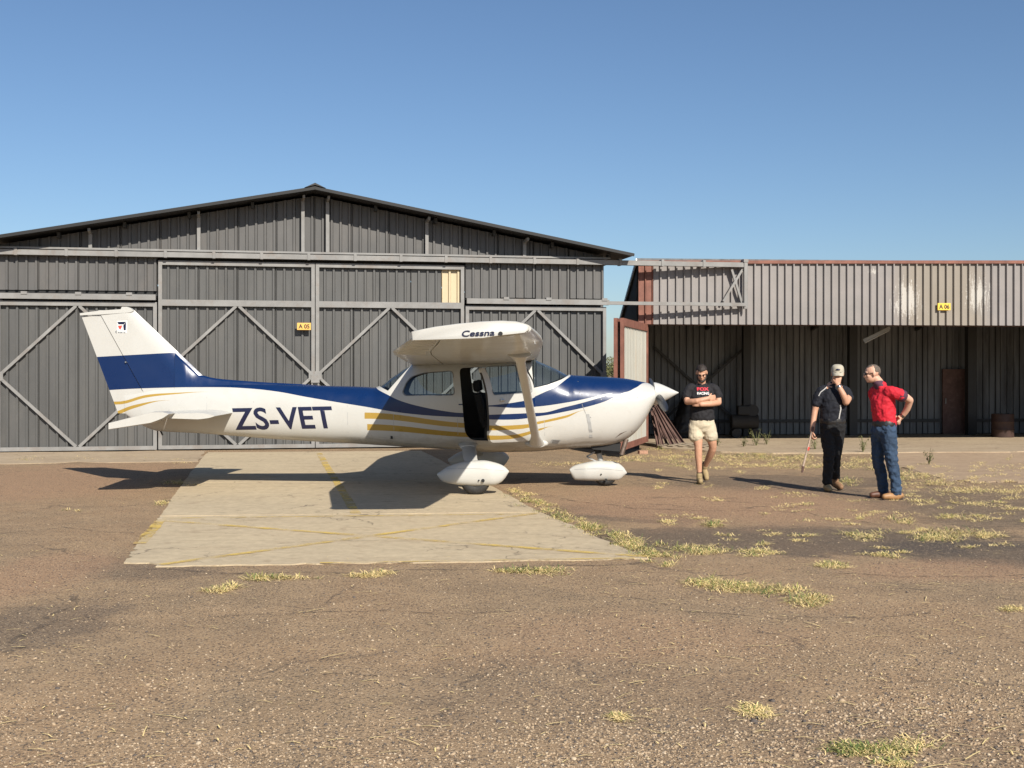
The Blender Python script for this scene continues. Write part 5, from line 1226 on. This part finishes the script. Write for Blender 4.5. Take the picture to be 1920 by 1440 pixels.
# ------------------------------------------------------------------ things lying about the shed
def gw(px, py, d): return A(px, py, d)
beams = [(1234, 838, 1223, 772, .07), (1243, 840, 1225, 768, .06), (1252, 838, 1227, 775, .05), (1262, 839, 1226, 764, .08), (1272, 838, 1229, 762, .06), (1282, 836, 1231, 759, .09)]
for i, (x0, y0, x1, y1, w_) in enumerate(beams):
    p = G(x0, y0); q = A(x1, y1, p.y + .9 - i * .1); r = empty('steel_beam', p); tag(r, ['leftmost, short rusty channel leaning against the shed door edge', 'narrow rusty channel second from the left in the leaning bundle', 'thin rusty channel third from the left in the leaning bundle', 'wide rusty channel third from the right in the leaning bundle', 'narrow rusty channel second from the right in the leaning bundle', 'widest rusty channel at the right of the leaning bundle'][i], 'beam', 'rusty beams leaning by the shed door', 'thing')
    v = q - p; nn = v.cross(Vector((0, 1, 0))).normalized(); off = v.normalized().cross(nn) * (w_ * .35)
    MB().beam((0, 0, .02), v, w_, .012, up=nn.cross(v)).build('web', 'rust_brown', r)
    for s_ in (-1, 1): MB().beam(nn * s_ * w_ * .5 + off + Vector((0, 0, .02)), v + nn * s_ * w_ * .5 + off, .012, w_ * .7, up=off).build('flange', 'rust_brown', r)
pl = empty('slatted_pallet', G(1293, 839), R(-24)); tag(pl, 'weathered wooden slats lying on the ground by the leaning beams', 'pallet')
for k in range(5): MB().box(-.62 + k * .25, -.50 + k * .25, -.55, .75, .055, .078).build('slat', 'wood_grey', pl, bevel=.004)
for y in (-.45, .1, .65): MB().box(-.64, .66, y - .04, y + .04, .0, .054).build('bearer', 'wood_grey', pl)
bk_ = empty('loose_brick', G(1206, 851), R(20)); tag(bk_, 'small broken brick on the ground before the folded shed door', 'brick')
mb = MB().box(-.11, .09, -.05, .05, 0, .075); mb.build('brick_body', 'brick', bk_, bevel=.008)
def inside(px, py, d): return Vector(((px - CX) * d / F, d, -.085))
tp_ = empty('covered_bundle', inside(1286, 825, 31.3)); tag(tp_, 'black covered bundle in the dark left end of the shed behind the walking man', 'bundle')
mb = MB(); limb(mb, [((-.1, 0, .15), .34, .4), ((0, 0, .55), .30, .35), ((.08, 0, .95), .22, .25), ((.05, 0, 1.1), .14, .15)], flat=0, n=18); limb(mb, [((.2, -.1, .12), .3, .3), ((.25, 0, .4), .2, .2)], flat=0); fuse(mb, 'cover', 'black', tp_, .025, 2, .10, .25)
cpv = empty('air_compressor', inside(1396, 800, 31.2)); tag(cpv, 'dark machine with a tank and motor standing by the shed column', 'machine')
MB().tube((-.35, 0, .42), (.35, 0, .42), .19, .19, 18).build('tank', 'inner_dark', cpv, smooth=40); MB().box(-.2, .12, -.15, .15, .60, .85).build('motor', 'black', cpv, bevel=.03); MB().tube((.2, -.1, .72), (.2, .1, .72), .16, .16, 16).build('flywheel', 'black', cpv, smooth=40)
for x in (-.25, .25): MB().tube((x, -.2, .12), (x, .2, .12), .12, .12, 16).build('wheel', 'rubber', cpv, smooth=40); MB().box(x - .03, x + .03, -.05, .05, .12, .3).build('bracket', 'black', cpv)
br = empty('steel_drum', inside(1880, 815, 31.4)); tag(br, 'brown steel drum standing inside the shed at its right end', 'drum')
rg_ = [[(r_ * math.cos(q), r_ * math.sin(q), z) for q in np.linspace(0, 2 * math.pi, 28, endpoint=False)] for z, r_ in ((0, .28), (.02, .285), (.18, .285), (.20, .295), (.22, .285), (.40, .285), (.42, .295), (.44, .285), (.60, .285), (.62, .28))]
MB().loft(rg_).build('drum_body', 'barrel_brown', br, smooth=40); MB().tube((.12, -.05, .62), (.12, -.05, .64), .03, .03, 10).build('bung', 'black', br)
lp = empty('fluorescent_tube', A(1644, 627, 28.4), 0); tag(lp, 'pale tube light hanging askew under the shed roof', 'lamp')
MB().beam((-.29, .1, -.15), (.30, -.05, .16), .10, .07).build('housing', 'lamp_white', lp); MB().tube((-.27, .08, -.20), (.28, -.07, .10), .02, .02, 10).build('tube', 'lamp_white', lp)

# ------------------------------------------------------------------ plants
mat('leaf_olive', (0.15, 0.15, 0.055), .8, 0, .3, 5); mat('leaf_dark', (0.07, 0.085, 0.032), .8, 0, .3, 5); mat('bark', (0.10, 0.075, 0.055), .9, 0, .3, 8)
def leafcloud(n, rx, ry, rz, size, seed, lumps=9):
    g_ = np.random.default_rng(seed); c_ = g_.normal(size=(lumps, 3)); c_ /= np.linalg.norm(c_, axis=1)[:, None]; c_ *= g_.uniform(.35, .85, (lumps, 1)); mb = MB(); V_ = []; F_ = []; M_ = []
    for i in range(n):
        k = g_.integers(lumps); d = g_.normal(size=3); d /= np.linalg.norm(d); p = (c_[k] + d * g_.uniform(.15, .42) ** .7) * np.array((rx, ry, rz))
        a = g_.normal(size=3); a /= np.linalg.norm(a); b_ = np.cross(a, g_.normal(size=3)); b_ /= np.linalg.norm(b_); s_ = size * g_.uniform(.6, 1.4); o_ = len(V_)
        V_ += [tuple(p + a * s_), tuple(p + b_ * s_ * .5), tuple(p - a * s_), tuple(p - b_ * s_ * .5)]; F_.append((o_, o_ + 1, o_ + 2, o_ + 3)); M_.append(int(g_.integers(2)))
    mb.v, mb.f, mb.m = V_, F_, M_; return mb
def tree(loc, h, r, seed, label):
    t_ = empty('tree', loc); tag(t_, label, 'tree', 'far trees seen between the two hangars')
    tk = MB(); limb(tk, [((0, 0, 0), h * .05), ((h * .02, 0, h * .3), h * .035), ((-h * .01, 0, h * .6), h * .02)], n=10)
    for a in range(4): limb(tk, [((0, 0, h * (.28 + .06 * a)), h * .02), ((r * .5 * math.cos(a * 1.7), r * .5 * math.sin(a * 1.7), h * (.5 + .07 * a)), h * .008)], n=8)
    tk.build('trunk', 'bark', t_, smooth=60)
    link('crown', leafcloud(1500, r, r, h * .38, h * .035, seed).mesh('crown', ['leaf_olive', 'leaf_dark'], recalc=False), t_, (0, 0, h * .62))
tree(A(1147, 700, 150) * Vector((1, 1, 0)) if False else Vector((A(1147, 700, 150).x, 150, 0)), 3.6, 2.2, 3, 'olive green tree beyond the gap, nearer the dark hangar')
tree(Vector((A(1160, 700, 210).x, 210, 0)), 4.2, 3.0, 4, 'darker round tree beyond the gap, nearer the shed door')
tree(Vector((A(1138, 700, 260).x, 260, 0)), 3.6, 3.2, 6, 'low distant tree at the edge of the dark hangar')

def weed(px, py, h, n, seed, label):
    p = G(px, py); w_ = empty('weed', p); tag(w_, label, 'weed', 'weeds along the shed floor'); g_ = random.Random(seed); st = MB(); lf = MB()
    for i in range(n):
        a = g_.uniform(0, 6.28); ln = h * g_.uniform(.6, 1.1); dx = math.cos(a) * ln * g_.uniform(.2, .6); dy = math.sin(a) * ln * .4
        pts_ = [Vector((0, 0, 0)), Vector((dx * .4, dy * .4, ln * .6)), Vector((dx, dy, ln))]
        limb(st, [(pts_[0], .006), (pts_[1], .004), (pts_[2], .002)], n=5)
        for k in range(12):
            q = g_.uniform(.25, 1); c_ = pts_[0].lerp(pts_[2], q) + Vector((g_.gauss(0, .02), g_.gauss(0, .02), g_.gauss(0, .02))); u_ = Vector((g_.gauss(0, 1), g_.gauss(0, 1), g_.gauss(0, .6))).normalized() * .028; v_ = u_.cross(Vector((0, 0, 1))).normalized() * .010
            lf.add([c_ - u_, c_ + v_, c_ + u_, c_ - v_], [(0, 1, 2, 3)], g_.randrange(2))
    st.build('stems', 'leaf_olive', w_, recalc=False); link('leaves', lf.mesh('leaves', ['leaf_olive', 'leaf_dark'], recalc=False), w_)
weed(1418, 838, .42, 9, 1, 'tall sprawling weed before the shed floor, right of the walking man'); weed(1438, 836, .34, 8, 2, 'bushy weed beside the tall one before the shed floor'); weed(1394, 840, .25, 6, 3, 'small weed at the shed floor left of the tall one')
weed(1528, 845, .30, 7, 4, 'thin weed just left of the man in the cap'); weed(1618, 850, .38, 8, 5, 'weed between the two standing men'); weed(1742, 872, .30, 7, 6, 'weed at the apron edge right of the man in red'); weed(1345, 838, .2, 6, 8, 'low weed near the slats behind the walking man')

# ------------------------------------------------------------------ grass tufts, straw and gravel
mat('grass_straw', (0.74, 0.57, 0.26), .8, 0, .2, 3); mat('grass_olive', (0.28, 0.26, 0.075), .8, 0, .25, 3); mat('grass_green', (0.10, 0.15, 0.035), .8, 0, .25, 3)
T = [  # px, py, half width, half height, blades, share of green, blade length
 (530, 1083, 62, 5, 420, .45, .10), (697, 1079, 52, 5, 380, .10, .10), (420, 1106, 32, 7, 260, .15, .13), (1000, 1071, 74, 6, 620, .55, .10), (1240, 1057, 24, 5, 160, .4, .09),
 (1330, 1095, 48, 9, 520, .45, .11), (1395, 1104, 60, 10, 700, .25, .10), (1450, 1112, 50, 9, 420, .5, .10), (1515, 1130, 50, 9, 560, .35, .11), (1562, 1061, 50, 5, 340, .4, .09),
 (1060, 972, 45, 8, 280, .6, .10), (1105, 990, 40, 9, 320, .6, .10), (1150, 1005, 45, 10, 420, .5, .10), (1195, 1022, 45, 9, 420, .35, .10), (1265, 1030, 40, 8, 340, .65, .11), (1330, 1034, 50, 6, 380, .35, .09), (1410, 1037, 60, 5, 380, .3, .09), (1225, 1040, 30, 5, 200, .3, .08),
 (1340, 984, 32, 6, 260, .55, .12), (1458, 1002, 20, 3, 90, .1, .07), (1600, 1005, 55, 7, 420, .4, .09), (1660, 1041, 30, 5, 200, .3, .09), (1680, 978, 30, 7, 260, .5, .10), (1790, 1003, 60, 11, 800, .35, .11), (1750, 1010, 40, 9, 400, .4, .10), (1785, 968, 55, 6, 360, .3, .09), (1850, 1008, 30, 5, 140, .2, .09), (1690, 1000, 30, 4, 140, .2, .08),
 (1897, 1142, 24, 6, 220, .05, .07), (1155, 1347, 20, 9, 260, .05, .06), (1418, 1333, 44, 11, 420, .12, .06), (1600, 1408, 45, 12, 420, .85, .06), (1670, 1405, 50, 14, 560, .6, .06), (1590, 1408, 30, 10, 260, .95, .05), (1690, 1432, 40, 8, 260, .5, .05),
 (335, 906, 32, 5, 260, .3, .12), (300, 945, 18, 6, 160, .3, .11), (130, 957, 20, 3, 50, .1, .08), (60, 862, 60, 4, 160, .2, .10), (150, 860, 50, 4, 120, .15, .10), (330, 866, 40, 4, 120, .1, .09), (260, 858, 40, 3, 90, .2, .08),
 (1195, 858, 50, 5, 420, .05, .11), (1260, 858, 60, 4, 420, .05, .10), (1130, 868, 40, 4, 150, .05, .10), (1055, 870, 60, 5, 320, .05, .10), (1330, 860, 50, 6, 420, .15, .12), (1385, 855, 45, 8, 480, .45, .14), (1440, 858, 50, 9, 620, .45, .14), (1500, 862, 45, 8, 480, .35, .13), (1400, 872, 70, 4, 420, .05, .10), (1540, 874, 70, 5, 480, .1, .11), (1605, 866, 40, 9, 420, .55, .13), (1640, 882, 35, 6, 260, .3, .11),
 (1700, 896, 40, 9, 460, .65, .12), (1755, 908, 45, 7, 460, .2, .11), (1810, 920, 60, 7, 560, .1, .10), (1880, 922, 50, 8, 480, .1, .10), (1720, 940, 40, 6, 240, .15, .09), (1830, 945, 60, 6, 280, .15, .09), (1590, 905, 30, 7, 300, .75, .11), (1485, 878, 40, 4, 180, .3, .1), (1240, 842, 40, 4, 260, .6, .12), (1300, 846, 30, 4, 160, .4, .12), (1180, 1012, 30, 6, 160, .3, .1),
 (960, 932, 25, 5, 130, .6, .08), (1000, 948, 26, 5, 130, .5, .08), (1030, 958, 26, 6, 180, .6, .09), (1480, 930, 40, 3, 80, .1, .08), (1640, 960, 40, 4, 90, .1, .08), (1520, 945, 50, 4, 110, .15, .08), (1560, 975, 50, 4, 110, .15, .08)]
rgx = random.Random(12)
for _ in range(85):
    x_ = rgx.uniform(1230, 1930); y_ = 860 + 190 * rgx.random() ** 1.2; T.append((x_, y_, rgx.uniform(10, 34) * (y_ - 620) / 300, rgx.uniform(2, 5), rgx.randrange(25, 130), rgx.choice((.02, .05, .3)), rgx.uniform(.05, .10)))
for _ in range(26):
    q_ = rgx.random(); x_ = 945 + 275 * q_ + rgx.uniform(0, 22); T.append((x_, 922 + 128 * q_ - rgx.uniform(0, 6), rgx.uniform(10, 24), 4, rgx.randrange(60, 150), rgx.choice((.1, .5, .7)), rgx.uniform(.06, .10)))
for _ in range(45):
    T.append((rgx.uniform(1680, 1930), rgx.uniform(868, 925), rgx.uniform(12, 40), 3, rgx.randrange(15, 70), .03, rgx.uniform(.04, .09)))
for _ in range(40):
    T.append((rgx.uniform(1160, 1640), rgx.uniform(848, 880), rgx.uniform(15, 40), 3, rgx.randrange(60, 160), rgx.choice((.05, .1, .5)), rgx.uniform(.06, .12)))
V_ = []; F_ = []; M_ = []; g_ = np.random.default_rng(4)
def blade(p, ln, w_, lean, az_, mi):
    o_ = len(V_); dx, dy = math.cos(az_), math.sin(az_); sx_, sy_ = -dy * w_, dx * w_
    z1 = ln * .55 * math.cos(lean); h1 = ln * .55 * math.sin(lean); l2 = min(lean * 1.5 + .25, 1.75); z2 = max(z1 + ln * .45 * math.cos(l2), .006); h2 = h1 + ln * .45 * math.sin(l2)
    V_.extend([(p[0] - sx_, p[1] - sy_, p[2]), (p[0] + sx_, p[1] + sy_, p[2]), (p[0] + dx * h1 - sx_ * .8, p[1] + dy * h1 - sy_ * .8, p[2] + max(z1, .008)), (p[0] + dx * h1 + sx_ * .8, p[1] + dy * h1 + sy_ * .8, p[2] + max(z1, .008)), (p[0] + dx * h2, p[1] + dy * h2, p[2] + z2)])
    F_.extend([(o_, o_ + 1, o_ + 3, o_ + 2), (o_ + 2, o_ + 3, o_ + 4)]); M_.extend([mi, mi])
for px, py, hw_, hh_, n, gr, ln in T:
    cl_ = [(g_.normal() * .45, g_.normal() * .45) for _ in range(max(3, n // 45))]
    for i in range(n):
        c_ = cl_[g_.integers(len(cl_))]; u_ = c_[0] + g_.normal() * .22; v_ = c_[1] + g_.normal() * .3; p = G(px + u_ * hw_, max(py + v_ * hh_, 842))
        greenish = g_.random() < gr * (.65 if u_ < .2 else .35); mi = (2 if g_.random() < .45 else 1) if greenish else (0 if g_.random() < .85 else 1)
        lean = abs(g_.normal()) * .4 + .75 if greenish else g_.uniform(1.05, 1.55)
        blade((p.x, p.y, p.z + (.014 if px > 1630 and py < 912 else 0)), ln * g_.uniform(.5, 1.25), g_.uniform(.0016, .0034), lean, g_.uniform(0, 6.28), mi)
mb = MB(); mb.v, mb.f, mb.m = V_, F_, M_
gr_o = mb.build('dry_grass', ['grass_straw', 'grass_olive', 'grass_green'], recalc=False); tag(gr_o, 'sparse tufts of dry and green grass growing through the tarmac', 'grass', kind='stuff')
# loose straw lying flat
V_ = []; F_ = []; M_ = []
for i in range(2000):
    py = 850 + 590 * g_.random() ** .75; px = g_.uniform(-40, 1960)
    if py > 1130 and g_.random() < .55: continue
    if px < 1150 and g_.random() < .55: continue
    if py < 1050 and 240 < px < 1150 and g_.random() < .9: continue
    if py < 1000 and px < 1100 and g_.random() < .7: continue
    p = G(px, py); ln = g_.uniform(.01, .045) if g_.random() < .92 else g_.uniform(.04, .09); a = g_.normal() * .6 if g_.random() < .7 else g_.uniform(0, 3.14); w_ = g_.uniform(.0015, .0034); d_ = np.array((math.cos(a), math.sin(a))); s_ = np.array((-d_[1], d_[0])) * w_; z = p.z + g_.uniform(.004, .012); o_ = len(V_)
    c1 = d_ * ln; bend = s_ * g_.uniform(-1.5, 1.5)
    for q, k in ((-1, 0), (0, 1), (1, 0)):
        for sg in (-1, 1): V_.append((p.x + c1[0] * q + s_[0] * sg + bend[0] * k, p.y + c1[1] * q + s_[1] * sg + bend[1] * k, z + .004 * k))
    F_ += [(o_, o_ + 1, o_ + 3, o_ + 2), (o_ + 2, o_ + 3, o_ + 5, o_ + 4)]; M_ += [0, 0]
mb = MB(); mb.v, mb.f, mb.m = V_, F_, M_
tag(mb.build('straw_litter', ['grass_straw'], recalc=False), 'bits of dry straw scattered over the tarmac', 'straw', kind='stuff')
# gravel
mat('stone_tan', (0.36, 0.265, 0.17), .9, 0, .3, 30); mat('stone_pale', (0.47, 0.37, 0.255), .9, 0, .2, 30); mat('stone_dark', (0.10, 0.082, 0.07), .9, 0, .3, 30)
N = 60000; py = 960 + 500 * g_.random(N) ** .62; px = g_.uniform(-60, 1980, N)
dens = .28 + .6 * np.clip((px - 500) / 1000, 0, 1) * np.clip((py - 1050) / 300, 0, 1) + .25 * np.clip((py - 1200) / 200, 0, 1)
xx_ = (px - CX) * CH / (py - HY); yy_ = CH * F / (py - HY); dens *= np.clip(.75 + .55 * np.sin(xx_ * 2.1 + 1.3 * np.sin(yy_ * 1.7)) * np.sin(yy_ * 2.6 + np.sin(xx_ * 1.1) * 1.8), .15, 1.5)
keep = (g_.random(N) < dens) & ~((py < 1068) & (px > 225) & (px < 1225)) ; px, py = px[keep], py[keep]; n = len(px)
d_ = CH * F / (py - HY); X_ = (px - CX) * d_ / F; base = np.array([(1, 0, 0), (-.5, .87, 0), (-.5, -.87, 0), (.55, .5, .7), (-.75, .1, .65), (.25, -.65, .75)]); fc = np.array([(0, 1, 3), (1, 4, 3), (1, 2, 4), (2, 5, 4), (2, 0, 5), (0, 3, 5), (3, 4, 5)])
sz = .0022 + .0054 * g_.random(n) ** 3; big = g_.random(n) < .02; sz[big] *= 1.7; sz *= np.where((px > 1400) & (py > 1300), 1.25, 1.0)
an = g_.uniform(0, 6.28, n); vv_ = base[None] * (1 + .35 * g_.normal(size=(n, 6, 3))); c_, s_ = np.cos(an)[:, None], np.sin(an)[:, None]
x = (vv_[..., 0] * c_ - vv_[..., 1] * s_) * sz[:, None] * 1.2 + X_[:, None]; y = (vv_[..., 0] * s_ + vv_[..., 1] * c_) * sz[:, None] + d_[:, None]; z = np.abs(vv_[..., 2]) * sz[:, None] + .0005
co = np.stack([x, y, z], -1).reshape(-1, 3); fi = (fc[None] + (np.arange(n) * 6)[:, None, None]).reshape(-1)
me = bpy.data.meshes.new('gravel'); me.vertices.add(len(co)); me.vertices.foreach_set('co', co.ravel()); nf = n * 7; me.loops.add(nf * 3); me.loops.foreach_set('vertex_index', fi.astype(np.int32)); me.polygons.add(nf)
me.polygons.foreach_set('loop_start', np.arange(nf, dtype=np.int32) * 3); me.polygons.foreach_set('loop_total', np.full(nf, 3, np.int32))
setmats(me, ['stone_tan', 'stone_pale', 'stone_dark']); me.polygons.foreach_set('material_index', np.repeat(g_.choice([0, 1, 2], n, p=[.64, .14, .22]), 7).astype(np.int32)); me.update(); me.validate()
tag(link('gravel', me), 'loose gravel strewn over the tarmac in the foreground', 'gravel', kind='stuff')
